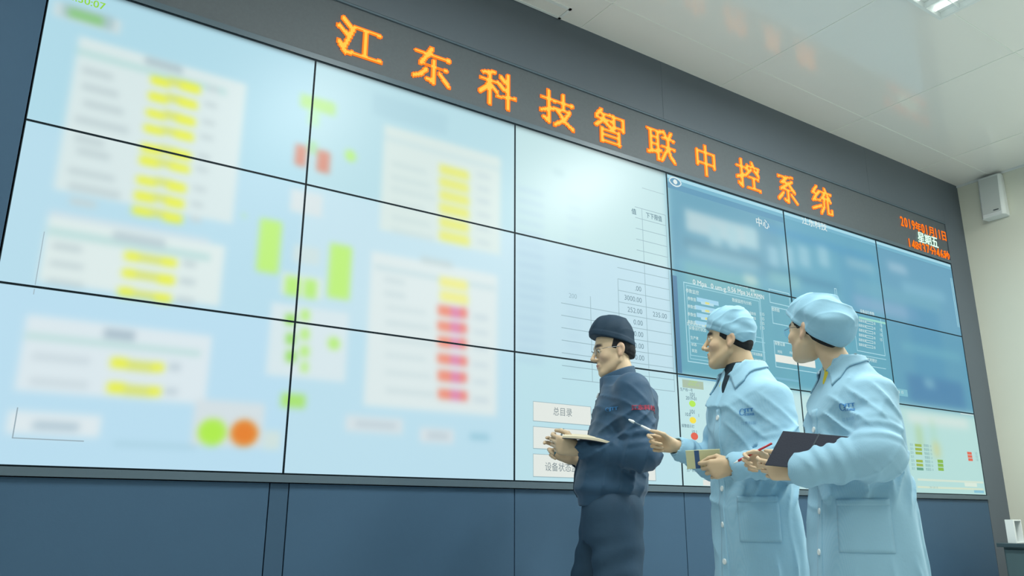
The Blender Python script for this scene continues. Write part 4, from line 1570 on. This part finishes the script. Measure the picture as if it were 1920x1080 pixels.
# jacket
J1 = Field(axis((-.30, .34, .0055)), axis((-.34, .34, .0055)), axis((.90, 1.54, .0055)))
J1.loft([(.925, .048, 0, .136, .174), (.945, .048, 0, .139, .178), (.962, .048, 0, .141, .181), (.985, .048, 0, .154, .196), (1.04, .044, 0, .152, .192), (1.15, .020, 0, .146, .188), (1.25, -.010, 0, .140, .190),
         (1.34, -.030, 0, .138, .194), (1.39, -.038, 0, .124, .176), (1.435, -.026, 0, .100, .118), (1.468, -.006, 0, .084, .086)], 0, .03,
        folds=[(7, .004, .97, 1.40, .3, 14), (11, .0025, .95, 1.35, 1.2, -22), (4, .004, 1.0, 1.42, 2.0, 30), (16, .002, .93, 1.02, 0, 0)])
for (s_, e_, w_), sd in ((armL1, 0.4), (armR1, 2.1)):
    J1.rcone(s_, e_, .078, .067, .045, fold=[(3.2, .0045, 1, sd, .25, 1.0), (6, .0045, 1, sd + 1, .6, 1.05)])
    J1.rcone(e_, w_, .065, .041, .030, fold=[(4, .005, 1, sd, -.1, .6), (6.5, .003, -1, sd + .5, .3, .95)])
J1.crease((-.3, -.3, .94), (.32, .34, 1.40), .008, (.85, .3, .30), 46, .5)
J1.crease((-.3, -.3, 1.0), (.32, .34, 1.44), .008, (.6, .3, -.65), 52, 1.9)
J1.crease((-.3, .12, 1.0), (.25, .34, 1.34), .009, (.5, .2, .8), 60, 3.1)
sN, PN = J1.region((-.2, -.2, 1.36), (.2, .2, 1.54), 0)
J1.put(sN, rcone_d(PN, (-.008, 0, 1.44), (.004, 0, 1.60), .066, .074), .006, 's')
for w_, e_ in ((armL1[2], armL1[1]), (armR1[2], armR1[1])):
    dr = np.array(w_) - np.array(e_); dr /= np.linalg.norm(dr)
    J1.rcone(np.array(w_) + dr * .012, np.array(w_) + dr * .07, .034, .036, .004, op='s')
V, F = J1.mesh()
jk = fast_mesh('jacket', V, F, M['cloth_navy'], P1)
# stand collar with an open front
C1 = Field(axis((-.16, .16, .0035)), axis((-.14, .14, .0035)), axis((1.40, 1.58, .0035)))
sC, PC = C1.region((-9,) * 3, (9,) * 3)
ring = np.abs(rcone_d(PC, (-.004, 0, 1.40), (.010, 0, 1.56), .084, .070)) - .0042
ring = smax(ring, PC[2] - (1.494 - .36 * PC[0]), .004)
ring = smax(ring, (1.428 - .22 * PC[0]) - PC[2], .004)
ring = smax(ring, -(rcone_d(PC, (.085, .0, 1.38), (.11, .0, 1.54), .004, .036)), .004)
C1.d[sC] = ring
V, F = C1.mesh()
fast_mesh('collar', V, F, M['cloth_navy'], jk)
# zip, chest mark, sleeve mark, hem
zp = patch('zip', J1, jk, (.30, .004, .96), (0, .010, 0), (0, 0, .455), 3, 40, (-1, 0, 0), .001, M['cloth_navy_cap'], .004)
zl = J1.cast(np.array([(.30, .012, 1.402), (.30, .014, 1.380)]), (-1, 0, 0), .006)
MB().tube([tuple(zl[0]), tuple(zl[1])], [.003, .005], 8).build('zip_pull', M['zip_metal'], jk)
lg = [ring_poly(.10, .42, .16, .34, .06, 20, .4, 5.2), text_poly('JTT', .22, .95, .08, .80, .05)]
decal('logo', J1, jk, (.055, .30, 1.298), (-.052, 0, -.002), (0, 0, .024), lg, (0, -1, 0), M['logo_blue'])
lg = [text_poly('江东科技', .02, .98, .1, .95, .05)]
decal('sleeve_mark', J1, jk, (-.045, .40, 1.290), (-.105, 0, .004), (0, 0, .026), lg, (0, -1, 0), M['logo_red'])
# cap and hair
head_piece('cap', H1, P1, M['cloth_navy_cap'],
           [((-.001, 0, .084), (.107, .088, .097)), ((-.012, 0, .030), (.096, .084, .078))],
           [lambda Q: plane_cut(Q, (.110, .094), (-.103, .002))], amp=.0026, band=(.026, .0022), f1=42., seed=1.3)
hair_in = lambda Q: ell_d(Q, (-.008, 0, .035), (.089, .073, .085))
head_piece('hair', H1, P1, M['hair'], [((-.010, 0, .034), (.0935, .0785, .088)), ((-.055, 0, -.010), (.046, .058, .052))],
           [lambda Q: plane_cut(Q, (.03, .012), (-.11, -.060)),
            lambda Q: Q[0] - .034 + .45 * Q[2]], amp=.0012, f1=160., k=.02)
lower_body(P1, [l[0] for l in legs1], [l[1] for l in legs1], [l[2] for l in legs1], M['cloth_trouser'], (.112, .092, .085),
           [(.78, .05, 0, .122, .162), (.90, .048, 0, .124, .164), (1.0, .046, 0, .120, .158)], fl=FL1)

# ================================================================== the man in pale blue pointing with a pen
P2 = world_root('smiling man in pale blue lab coat and cap pointing with a white pen', O2, 130.4, SC2)
TH2 = math.radians(33)
b2f, b2l = np.array((math.cos(TH2), math.sin(TH2), 0)), np.array((-math.sin(TH2), math.cos(TH2), 0))
H2 = Head((.007, 0, 1.587), rot_zyx(-4, -1), .95)
ctr2 = np.array((-.045, 0, 0))
sL2 = ctr2 + b2l * .165 + np.array((-.012, 0, 1.325))
sR2 = ctr2 - b2l * .165 + np.array((-.01, 0, 1.335))
armL2 = (tuple(sL2), (-.165, .215, 1.085), (.010, .260, 1.066))
armR2 = (tuple(sR2), (.110, -.205, 1.100), (.238, -.085, 1.160))
legs2 = [((-.09, .08, .90), (-.07, .10, .49), (-.08, .10, .09 + FL2)), ((.0, -.08, .90), (.02, -.09, .49), (.0, -.10, .09 + FL2))]
core2 = [(.86, -.045, 0, .11, .15), (1.0, -.045, 0, .11, .14), (1.2, -.045, 0, .105, .145), (1.33, -.045, 0, .10, .15), (1.40, -.045, 0, .08, .13), (1.47, -.045, 0, .055, .06)]
f2, j2 = body_mesh(P2, H2, [((-.048, 0, 1.42), (-.016, 0, 1.555), .059, .053)], core2, TH2, [armL2, armR2],
                   [dict(wrist=(.022, .262, 1.070), X=(.96, -.02, -.20), T=(.20, .10, .97), N=(0, -1, .05), curls=[(34, 40, 25), (52, 60, 35), (58, 62, 35), (62, 60, 35)],
                         thumb=[(.80, .50, .45), (.96, -.02, .30), (.97, -.2, .2)], s=.94),
                    dict(wrist=(.260, -.073, 1.172), X=(.92, .10, .16), T=(-.12, .28, .95), N=(0, 1, -.25), curls=[(38, 62, 30), (72, 82, 30), (76, 84, 30), (78, 84, 30)],
                         thumb=[(.72, .55, .42), (.90, .25, .34), (.97, .10, .1)], s=.92)],
                   legs2, ((208, 182, 150), (188, 126, 114), (40, 36, 36), .033, .0085), smile=1.0, slim=.96, fl=FL2)
eyes(H2, P2, (.97, -.1, .05))
tooth = [H2.world((.0905, y, -.0603)) for y in (-.014, -.007, 0, .007, .014)]


def coat(root, prof, theta, arms, sleeves, folds, neckc, vfront, zlo, bounds, seed):
    f = Field(axis((bounds[0], bounds[1], .006)), axis((bounds[2], bounds[3], .006)), axis((zlo, 1.55, .006)))
    f.loft(prof, theta, .03, folds=folds)
    for (s_, e_, w_), (r0, r1, r2, r3), sd in zip(arms, sleeves, (seed, seed + 1.7)):
        f.rcone(s_, e_, r0, r1, .05, fold=[(2.6, .006, 1, sd, .2, 1.0), (5, .005, 1, sd + 1, .55, 1.05)])
        f.rcone(e_, w_, r2, r3, .035, fold=[(3.4, .006, 1, sd, -.1, .6), (5, .005, -1, sd + .5, .25, .95)])
        dr = np.array(w_) - np.array(e_); dr /= np.linalg.norm(dr)
        # gathered cuff
        w_ = np.array(w_)
        f.rcone(w_ - dr * .030, w_ + dr * .006, r3 * .93, .039, .012, fold=[(.0, .0018, 8, sd, -1, 2)])
        f.rcone(w_ + dr * .010, w_ + dr * .08, .031, .034, .003, op='s')
    f.crease((-.34, -.34, .52), (.34, .38, 1.05), .016, (.8, .6, .18), 34, seed)
    f.crease((-.34, -.34, .90), (.34, .38, 1.42), .016, (.55, .45, .70), 40, seed + 1)
    f.crease((-.34, .10, .98), (.30, .38, 1.36), .014, (.75, .2, -.55), 48, seed + 2)
    f.solid = Field(f.xs, f.ys, f.zs)
    f.solid.d = f.d.copy()
    s, P = f.region((-.25, -.25, 1.22), (.25, .25, 1.55), 0)
    f.put(s, rcone_d(P, neckc[0], neckc[1], neckc[2], neckc[3]), .006, 's')
    # open V at the throat
    a, b, ra, rb = vfront
    f.put(s, rcone_d(P, a, b, ra, rb), .006, 's')
    V, F = f.mesh()
    o = fast_mesh('coat', V, F, M['cloth_blue'], root)
    return f, o


prof2 = [(.50, -.044, 0, .160, .190), (.66, -.046, 0, .154, .187), (.80, -.047, 0, .150, .185), (.95, -.046, 0, .147, .184), (1.10, -.046, 0, .144, .184), (1.22, -.045, 0, .144, .190), (1.32, -.047, 0, .138, .186),
         (1.375, -.048, 0, .120, .160), (1.43, -.048, 0, .096, .118), (1.485, -.046, 0, .074, .080)]
K2, coat2 = coat(P2, prof2, TH2, [armL2, armR2], [(.070, .068, .066, .050), (.070, .066, .064, .050)],
                 [(5, .007, .52, 1.05, .8, 5), (9, .0035, .52, 1.1, 2.2, -9), (6, .0045, .95, 1.42, 1.0, 22), (3, .005, 1.0, 1.4, .2, -30)],
                 ((-.036, 0, 1.44), (-.026, 0, 1.62), .065, .075),
                 (tuple(ctr2 + b2f * .095 + np.array((0, 0, 1.50))), tuple(ctr2 + b2f * .150 + np.array((0, 0, 1.30))), .048, .008), .50, (-.34, .36, -.34, .36), .3)
# dark shirt under the coat, with a yellow edge
S2 = Field(axis((-.2, .14, .005)), axis((-.16, .18, .005)), axis((1.15, 1.54, .005)))
S2.loft([(1.15, -.045, 0, .118, .15), (1.33, -.046, 0, .116, .15), (1.40, -.047, 0, .102, .13), (1.45, -.046, 0, .080, .09), (1.49, -.042, 0, .068, .068)], TH2, .02)
sS, PS = S2.region((-9,) * 3, (9,) * 3)
S2.put(sS, rcone_d(PS, (-.046, 0, 1.46), (-.026, 0, 1.58), .057, .056), .004, 's')
V, F = S2.mesh()
sh2 = fast_mesh('undershirt', V, F, M['shirt_dark'], P2)
pz = ctr2 + b2f * .3
patch('shirt_edge', S2, sh2, tuple(pz - b2l * .034 + np.array((0, 0, 1.30))), tuple(b2l * .012), tuple(b2l * -.006 + np.array((0, 0, .115))), 4, 16, -b2f, .003, M['shirt_yellow'], .003)


def collar_flaps(root_coat, fld, c0, bf, bl, zb, zf, r_in, w_b, w_f, mat, tip=.035):
    """two turned-down collar halves that lie on the coat round the neck: zb / zf the fold's height at the back and front, w_b / w_f the flap's width there"""
    for sgn in (1, -1):
        nu, nv = 28, 12
        rows = []
        u = np.linspace(0, 1, nu)
        th = math.pi - u * (math.pi - .50)
        dirv = np.cos(th)[:, None] * bf[None] + (np.sin(th) * sgn)[:, None] * bl[None]
        p = c0[None] + dirv * r_in + np.stack([0 * u, 0 * u, zb + (zf - zb) * u ** 1.5], 1)
        p = fld.push(p, .006, 6)
        rows.append(p)
        wd = w_b + (w_f - w_b) * u ** 2
        for j in range(1, nv):
            t = j / (nv - 1)
            up = .55 if j == 1 else (-.1 if j == 2 else -.85)
            dr = dirv * .75 + np.stack([0 * u, 0 * u, 0 * u + up], 1) + (bl * sgn)[None] * (u ** 4)[:, None] * .55
            dr /= np.linalg.norm(dr, axis=1, keepdims=True)
            p = p + dr * (wd / (nv - 1))[:, None]
            for _ in range(4):
                v = fld.value(p) - .0065
                g = fld.grad(p)
                v = np.where(v > 0, v * (.55 if j > 3 else .15), v)
                p = p - g * v[:, None]
            rows.append(p)
        sheet('collar', np.concatenate(rows), nu, nv, root_coat, mat, fld, .0042)


collar_flaps(coat2, K2.solid, ctr2 + np.array((.008, 0, 0)), b2f, b2l, 1.505, 1.420, .066, .055, .100, M['cloth_blue'])


def coat_details(root_coat, fld, ctr, bf, bl, btn_z, logo_at, pocket_at, chest_at, zlo, ztop, pock=(.145, .165)):
    """placket, buttons, chest logo, pockets"""
    far = ctr + bf * .42
    patch('placket', fld, root_coat, tuple(far - bl * .020 + np.array((0, 0, zlo))), tuple(bl * .040), (0, 0, ztop - zlo), 6, 70, -bf, .0009, M['cloth_blue'], .0035)
    for z in btn_z:
        disc_on('button', fld, root_coat, tuple(far + np.array((0, 0, z))), -bf, .0112, M['button'], .005)
    # side pocket
    s0, z0 = pocket_at
    dirp = -(bf * .75 + bl * .66)
    base = ctr + bl * s0 - dirp * .40
    e = np.cross((0, 0, 1), -dirp)
    e /= np.linalg.norm(e)
    patch('pocket', fld, root_coat, tuple(base - e * pock[0] * .5 + np.array((0, 0, z0 - pock[1]))), tuple(e * pock[0]), (0, 0, pock[1]), 16, 16, dirp, .0012, M['cloth_blue'], .004)
    patch('pocket_hem', fld, root_coat, tuple(base - e * pock[0] * .5 + np.array((0, 0, z0 - .022))), tuple(e * pock[0]), (0, 0, .022), 16, 4, dirp, .0035, M['cloth_blue'], .003)
    # logo
    s1, z1 = logo_at
    dirl = -(bf * .80 + bl * .60)
    el = np.cross((0, 0, 1), -dirl)
    el /= np.linalg.norm(el)
    base = ctr + bl * s1 - dirl * .35
    polys = [ring_poly(.20, .55, .20, .42, .07, 24, .5, 5.6), text_poly('JTT', .30, .98, .42, .95, .05), text_poly('江东科技', .34, 1.0, .05, .36, .04)]
    decal('logo', fld, root_coat, tuple(base - el * .034 + np.array((0, 0, z1 - .018))), tuple(el * .058), (0, 0, .031), polys, dirl, M['logo_blue'])
    decal('small_print', fld, root_coat, tuple(base - el * .030 + np.array((0, 0, z1 - .050))), tuple(el * .058), (0, 0, .012), [text_poly('江东科技', 0, 1, 0, 1, .0)], dirl, M['logo_pale'])


coat_details(coat2, K2, ctr2, b2f, b2l, (1.265, 1.130, .990, .855, .72), (.075, 1.275), (.07, .960), None, .505, 1.30)
head_piece('cap', H2, P2, M['cloth_cap'],
           [((-.008, 0, .060), (.107, .088, .103)), ((-.050, 0, .030), (.062, .080, .066))],
           [lambda Q: plane_cut(Q, (.099, .064), (-.068, -.021))], amp=.0050, band=(.016, .0015), f1=52., seed=.4)
head_piece('hair', H2, P2, M['hair'], [((-.010, 0, .034), (.0935, .0785, .088)), ((-.052, 0, -.012), (.046, .058, .050))],
           [lambda Q: plane_cut(Q, (.03, .004), (-.11, -.072)),
            lambda Q: Q[0] - .042 + .3 * Q[2]], amp=.0010, f1=160., k=.02)
lower_body(P2, [l[0] for l in legs2], [l[1] for l in legs2], [l[2] for l in legs2], M['cloth_trouser'], (.088, .075, .072),
           [(.78, -.045, 0, .10, .13), (.90, -.045, 0, .10, .13), (1.0, -.045, 0, .095, .12)], False, fl=FL2)

# ================================================================== the woman in pale blue with the dark notebook
P3 = world_root('woman in pale blue lab coat and puffed cap holding a dark notebook', O3, 124.0, SC3)
TH3 = math.radians(28)
b3f, b3l = np.array((math.cos(TH3), math.sin(TH3), 0)), np.array((-math.sin(TH3), math.cos(TH3), 0))
H3 = Head((.050, 0, 1.580), rot_zyx(-37, -3), .99)
ctr3 = np.array((-.055, 0, 0))
sL3 = ctr3 + b3l * .155 + np.array((-.01, 0, 1.305))
sR3 = ctr3 - b3l * .155 + np.array((-.0, 0, 1.315))
armL3 = (tuple(sL3), (-.118, .245, 1.090), (.128, .235, 1.044))
armR3 = (tuple(sR3), (.080, -.165, 1.095), (.235, -.005, 1.085))
legs3 = [((-.10, .08, .88), (-.09, .09, .47), (-.10, .09, .09 + FL3)), ((-.01, -.08, .88), (0, -.08, .47), (-.02, -.09, .09 + FL3))]
core3 = [(.84, -.05, 0, .11, .15), (1.0, -.05, 0, .10, .13), (1.2, -.05, 0, .10, .135), (1.31, -.05, 0, .09, .14), (1.38, -.05, 0, .075, .12), (1.45, -.04, 0, .05, .055)]
f3, j3 = body_mesh(P3, H3, [((-.046, 0, 1.40), (.012, 0, 1.535), .053, .049)], core3, TH3, [armL3, armR3],
                   [dict(wrist=(.160, .226, 1.038), X=(.96, -.12, .10), T=(-.20, .28, .93), N=(.1, -.9, .35), curls=[(20, 34, 22), (30, 42, 25), (38, 46, 28), (44, 48, 28)],
                         thumb=[(.62, .70, .20), (.90, .40, -.05), (.98, .1, .1)], s=.90),
                    dict(wrist=(.246, .000, 1.088), X=(.90, .28, .06), T=(-.10, .35, .93), N=(.1, .85, -.5), curls=[(40, 48, 28), (48, 58, 30), (56, 62, 30), (60, 62, 30)],
                         thumb=[(.75, .50, .40), (.92, .10, .35), (.95, -.15, .25)], s=.90)],
                   legs3, ((216, 190, 160), (194, 130, 120), (52, 46, 44), .034, .006), slim=1.10, fl=FL3)
eyes(H3, P3)
glasses(H3, P3, M['wire'], .024, .9)
prof3 = [(.50, -.048, 0, .196, .215), (.66, -.050, 0, .185, .208), (.80, -.052, 0, .176, .202), (.95, -.054, 0, .167, .195), (1.08, -.056, 0, .156, .188), (1.20, -.056, 0, .150, .184), (1.28, -.056, 0, .142, .180),
         (1.345, -.057, 0, .122, .152), (1.40, -.056, 0, .094, .112), (1.46, -.045, 0, .070, .076)]
K3, coat3 = coat(P3, prof3, TH3, [armL3, armR3], [(.072, .084, .080, .060), (.070, .076, .074, .054)],
                 [(5, .007, .52, 1.05, 1.9, 4), (10, .003, .52, 1.1, .7, -8), (6, .0045, .95, 1.40, 2.0, 20), (3, .005, 1.0, 1.38, 1.2, -26)],
                 ((-.034, 0, 1.42), (-.010, 0, 1.58), .058, .070),
                 (tuple(ctr3 + b3f * .100 + np.array((0, 0, 1.47))), tuple(ctr3 + b3f * .150 + np.array((0, 0, 1.28))), .046, .008), .50, (-.36, .36, -.36, .38), 1.1)
S3 = Field(axis((-.2, .14, .005)), axis((-.16, .18, .005)), axis((1.12, 1.5, .005)))
S3.loft([(1.12, -.055, 0, .118, .15), (1.30, -.056, 0, .116, .15), (1.37, -.056, 0, .100, .13), (1.42, -.050, 0, .076, .085), (1.445, -.044, 0, .064, .066)], TH3, .02)
sS, PS = S3.region((-9,) * 3, (9,) * 3)
S3.put(sS, rcone_d(PS, (-.040, 0, 1.44), (0, 0, 1.55), .05, .05), .004, 's')
V, F = S3.mesh()
fast_mesh('undershirt', V, F, M['shirt_yellow'], P3)
collar_flaps(coat3, K3.solid, ctr3 + np.array((.020, 0, 0)), b3f, b3l, 1.488, 1.400, .060, .055, .105, M['cloth_blue'])
coat_details(coat3, K3, ctr3, b3f, b3l, (1.195, 1.05, .905, .765, .63), (.085, 1.262), (.08, .945), None, .505, 1.27, (.165, .175))
head_piece('cap', H3, P3, M['cloth_cap'],
           [((-.012, 0, .056), (.112, .092, .096)), ((-.080, .0, .020), (.092, .096, .092))],
           [lambda Q: plane_cut(Q, (.105, .096), (-.140, -.105))], amp=.006, band=(.016, .0015), f1=40., seed=2.2, rad=.23)
head_piece('hair', H3, P3, M['hair'], [((-.012, 0, .034), (.0945, .0790, .088)), ((-.062, 0, -.022), (.046, .056, .062))],
           [lambda Q: plane_cut(Q, (.06, .012), (-.12, -.098)),
            lambda Q: Q[0] - .062 + .2 * Q[2]], amp=.0010, f1=160., k=.02)
lower_body(P3, [l[0] for l in legs3], [l[1] for l in legs3], [l[2] for l in legs3], M['cloth_trouser'], (.10, .08, .07),
           [(.78, -.05, 0, .12, .15), (.90, -.05, 0, .12, .15), (1.0, -.05, 0, .10, .13)], False, fl=FL3)


# ------------------------------------------------------------------ what they hold
def root_mtx(origin, ang, s):
    return Matrix.Translation(origin) @ Matrix.Rotation(math.radians(ang), 4, 'Z') @ Matrix.Scale(s, 4)


R1_, R2_, R3_ = root_mtx(O1, 138.4, SC1), root_mtx(O2, 130.4, SC2), root_mtx(O3, 124.0, SC3)
M['paper'] = new_mat('paper', (236, 226, 200), 0.8, 0.1, noise=(40, .03))
M['book_cover'] = new_mat('book_cover', (40, 46, 62), 0.5, 0.3, bump=(300, .1))
M['card_cover'] = new_mat('card_cover', (206, 208, 168), 0.7, 0.2, noise=(20, .04))
M['stripe_blue'] = new_mat('stripe_blue', (66, 96, 142), 0.7, 0.2)
M['pen_white'] = new_mat('pen_white', (232, 238, 240), 0.3, 0.5)
M['pen_red'] = new_mat('pen_red', (190, 50, 60), 0.3, 0.5)
M['pen_teal'] = new_mat('pen_teal', (70, 130, 150), 0.3, 0.5)
M['pen_clear'] = new_mat('pen_clear', (108, 130, 146), 0.2, 0.5)


def held(name, label, cat, rootm, o_, ex, ey, group=None):
    """an Empty at o_ with axes ex (x), ey (y) in a person's frame"""
    ex = Vector(ex).normalized()
    ey = Vector(ey)
    ey = (ey - ex * ey.dot(ex)).normalized()
    ez = ex.cross(ey)
    mm = Matrix((ex, ey, ez)).transposed().to_4x4()
    mm.translation = Vector(o_)
    o = empty(name)
    o.matrix_world = rootm @ mm
    tag(o, label, cat, group)
    return o


# open notebook of the man in navy: x back along the forearm (towards his chest), y away from the camera
nb = held('notebook', 'open notebook with cream pages held by the man in the navy jacket', 'notebook', R1_, (.234, .230, 1.190), (-.975, 0, -.165), (0, -.985, .15))
bk = MB()
nn = 14


def page_prof(i, base, th, bend):
    t = i / nn
    return t * .230, base + bend * math.sin(t * math.pi) + th * 0


def slab(mb, w0, w1, zf0, zf1, lx=.272, n=14):
    """a curved slab over x 0..lx, y w0..w1, between the heights zf0(t) and zf1(t)"""
    vs = []
    for i in range(n + 1):
        t = i / n
        for (y, z) in ((w0, zf0(t)), (w1, zf0(t)), (w1, zf1(t)), (w0, zf1(t))):
            vs.append((t * lx, y, z))
    fs = [(0, 1, 2, 3), tuple(4 * n + k for k in (3, 2, 1, 0))]
    for i in range(n):
        for k in range(4):
            a, b = 4 * i + k, 4 * i + (k + 1) % 4
            fs.append((a, 4 + a, 4 + b, b))
    mb.add(vs, fs)


bend = lambda t: .010 * math.sin(t * math.pi) - .010 * t ** 6
cv = MB()
slab(cv, 0, .165, lambda t: bend(t) - .003, lambda t: bend(t))
cv.build('cover', M['book_cover'], nb)
pg = MB()
slab(pg, .003, .160, lambda t: bend(t) + .0001, lambda t: bend(t) + .0095 - .008 * t ** 8, .268)
pg.build('pages', M['paper'], nb)
# pen of the man in navy
pn = held('ballpoint_pen', 'slim teal pen in the far hand of the man in the navy jacket', 'pen', R1_, (.285, .02, 1.135), (-.36, .15, .92), (0, 1, 0))
MB().tube([(0, 0, 0), (.012, 0, 0), (.10, 0, 0), (.122, 0, 0)], [.0012, .0038, .0038, .003], 10).build('barrel', M['pen_teal'], pn, True)
MB().box(.075, .118, .003, .0048, -.0014, .0014).build('clip', M['zip_metal'], pn)
# white pen of the pointing man
a_, b_2 = Vector((.446, -.05, 1.283)), Vector((.350, -.028, 1.231))
pn = held('ballpoint_pen', 'white and clear pen pointed by the man in the middle', 'pen', R2_, tuple(b_2), tuple(a_ - b_2), (0, 1, 0))
L = (a_ - b_2).length
MB().tube([(-.022, 0, 0), (.03, 0, 0), (.048, 0, 0)], [.0052, .0052, .0044], 12).build('barrel', M['pen_white'], pn, True)
MB().tube([(.048, 0, 0), (L - .030, 0, 0)], [.0030, .0030], 10).build('refill_tube', M['pen_clear'], pn, True)
MB().tube([(L - .030, 0, 0), (L - .022, 0, 0), (L - .004, 0, 0), (L, 0, 0)], [.0045, .0068, .0040, .0015], 12).build('cap_end', M['pen_white'], pn, True)
# pale booklet with a blue stripe
cd = held('booklet', 'pale yellow-green booklet with a dark blue stripe in the hand of the middle man', 'booklet', R2_, (.198, .214, 1.128), (-1, 0, .030), (.10, -.25, -1))
MB().box(0, .128, 0, .070, -.0035, .0035).build('cover', M['card_cover'], cd, False, .0008)
MB().box(.032, .050, .0006, .0694, -.0042, -.0030).build('stripe', M['stripe_blue'], cd)
MB().box(.032, .050, .0006, .0694, .0030, .0042).build('stripe', M['stripe_blue'], cd)
# dark notebook of the woman: corners top left, top right, bottom left
tl, tr, bl_ = Vector((.182, .222, 1.180)), Vector((-.004, .228, 1.156)), Vector((.250, .266, 1.060))
nb3 = held('notebook', 'dark covered notebook with an elastic band, held by the woman', 'notebook', R3_, tuple(tl), tuple(tr - tl), tuple(bl_ - tl))
ex_ = (tr - tl).normalized()
shx = (bl_ - tl).dot(ex_)
hh = ((bl_ - tl) - ex_ * shx).length
ww = (tr - tl).length + .05


def sheared(mb, x0, x1, y0, y1, z0, z1):
    k = shx / hh
    mb.add([(x + k * y, y, z) for z in (z0, z1) for y in (y0, y1) for x in (x0, x1)],
           [(0, 2, 3, 1), (4, 5, 7, 6), (0, 1, 5, 4), (2, 6, 7, 3), (0, 4, 6, 2), (1, 3, 7, 5)])
    return mb


sheared(MB(), 0, ww, 0, hh, -.0025, .0025).build('cover', M['book_cover'], nb3, False, .001)
zs_ = 1 if (ex_.cross((bl_ - tl) - ex_ * shx)).y < 0 else -1
sheared(MB(), .004, ww - .004, .003, hh - .003, min(zs_ * .0026, zs_ * .010), max(zs_ * .0026, zs_ * .010)).build('pages', M['paper'], nb3)
M['band'] = new_mat('band', (64, 74, 84), 0.6)
sheared(MB(), .118, .124, -.0005, hh + .0005, min(-zs_ * .0026, -zs_ * .0036), max(-zs_ * .0026, -zs_ * .0036)).build('elastic_band', M['band'], nb3)
# red pen of the woman
a_, b_2 = Vector((.385, .03, 1.082)), Vector((.235, .075, 1.150))
pn = held('ballpoint_pen', 'red and white pen in the right hand of the woman', 'pen', R3_, tuple(b_2), tuple(a_ - b_2), (0, 1, 0))
L = (a_ - b_2).length
MB().tube([(0, 0, 0), (L - .045, 0, 0)], [.0042, .0042], 12).build('barrel', M['pen_red'], pn, True)
MB().tube([(L - .045, 0, 0), (L - .022, 0, 0)], [.0050, .0046], 12).build('grip', M['pen_red'], pn, True)
MB().tube([(L - .022, 0, 0), (L - .004, 0, 0), (L, 0, 0)], [.0044, .0016, .0008], 12).build('tip', M['pen_white'], pn, True)
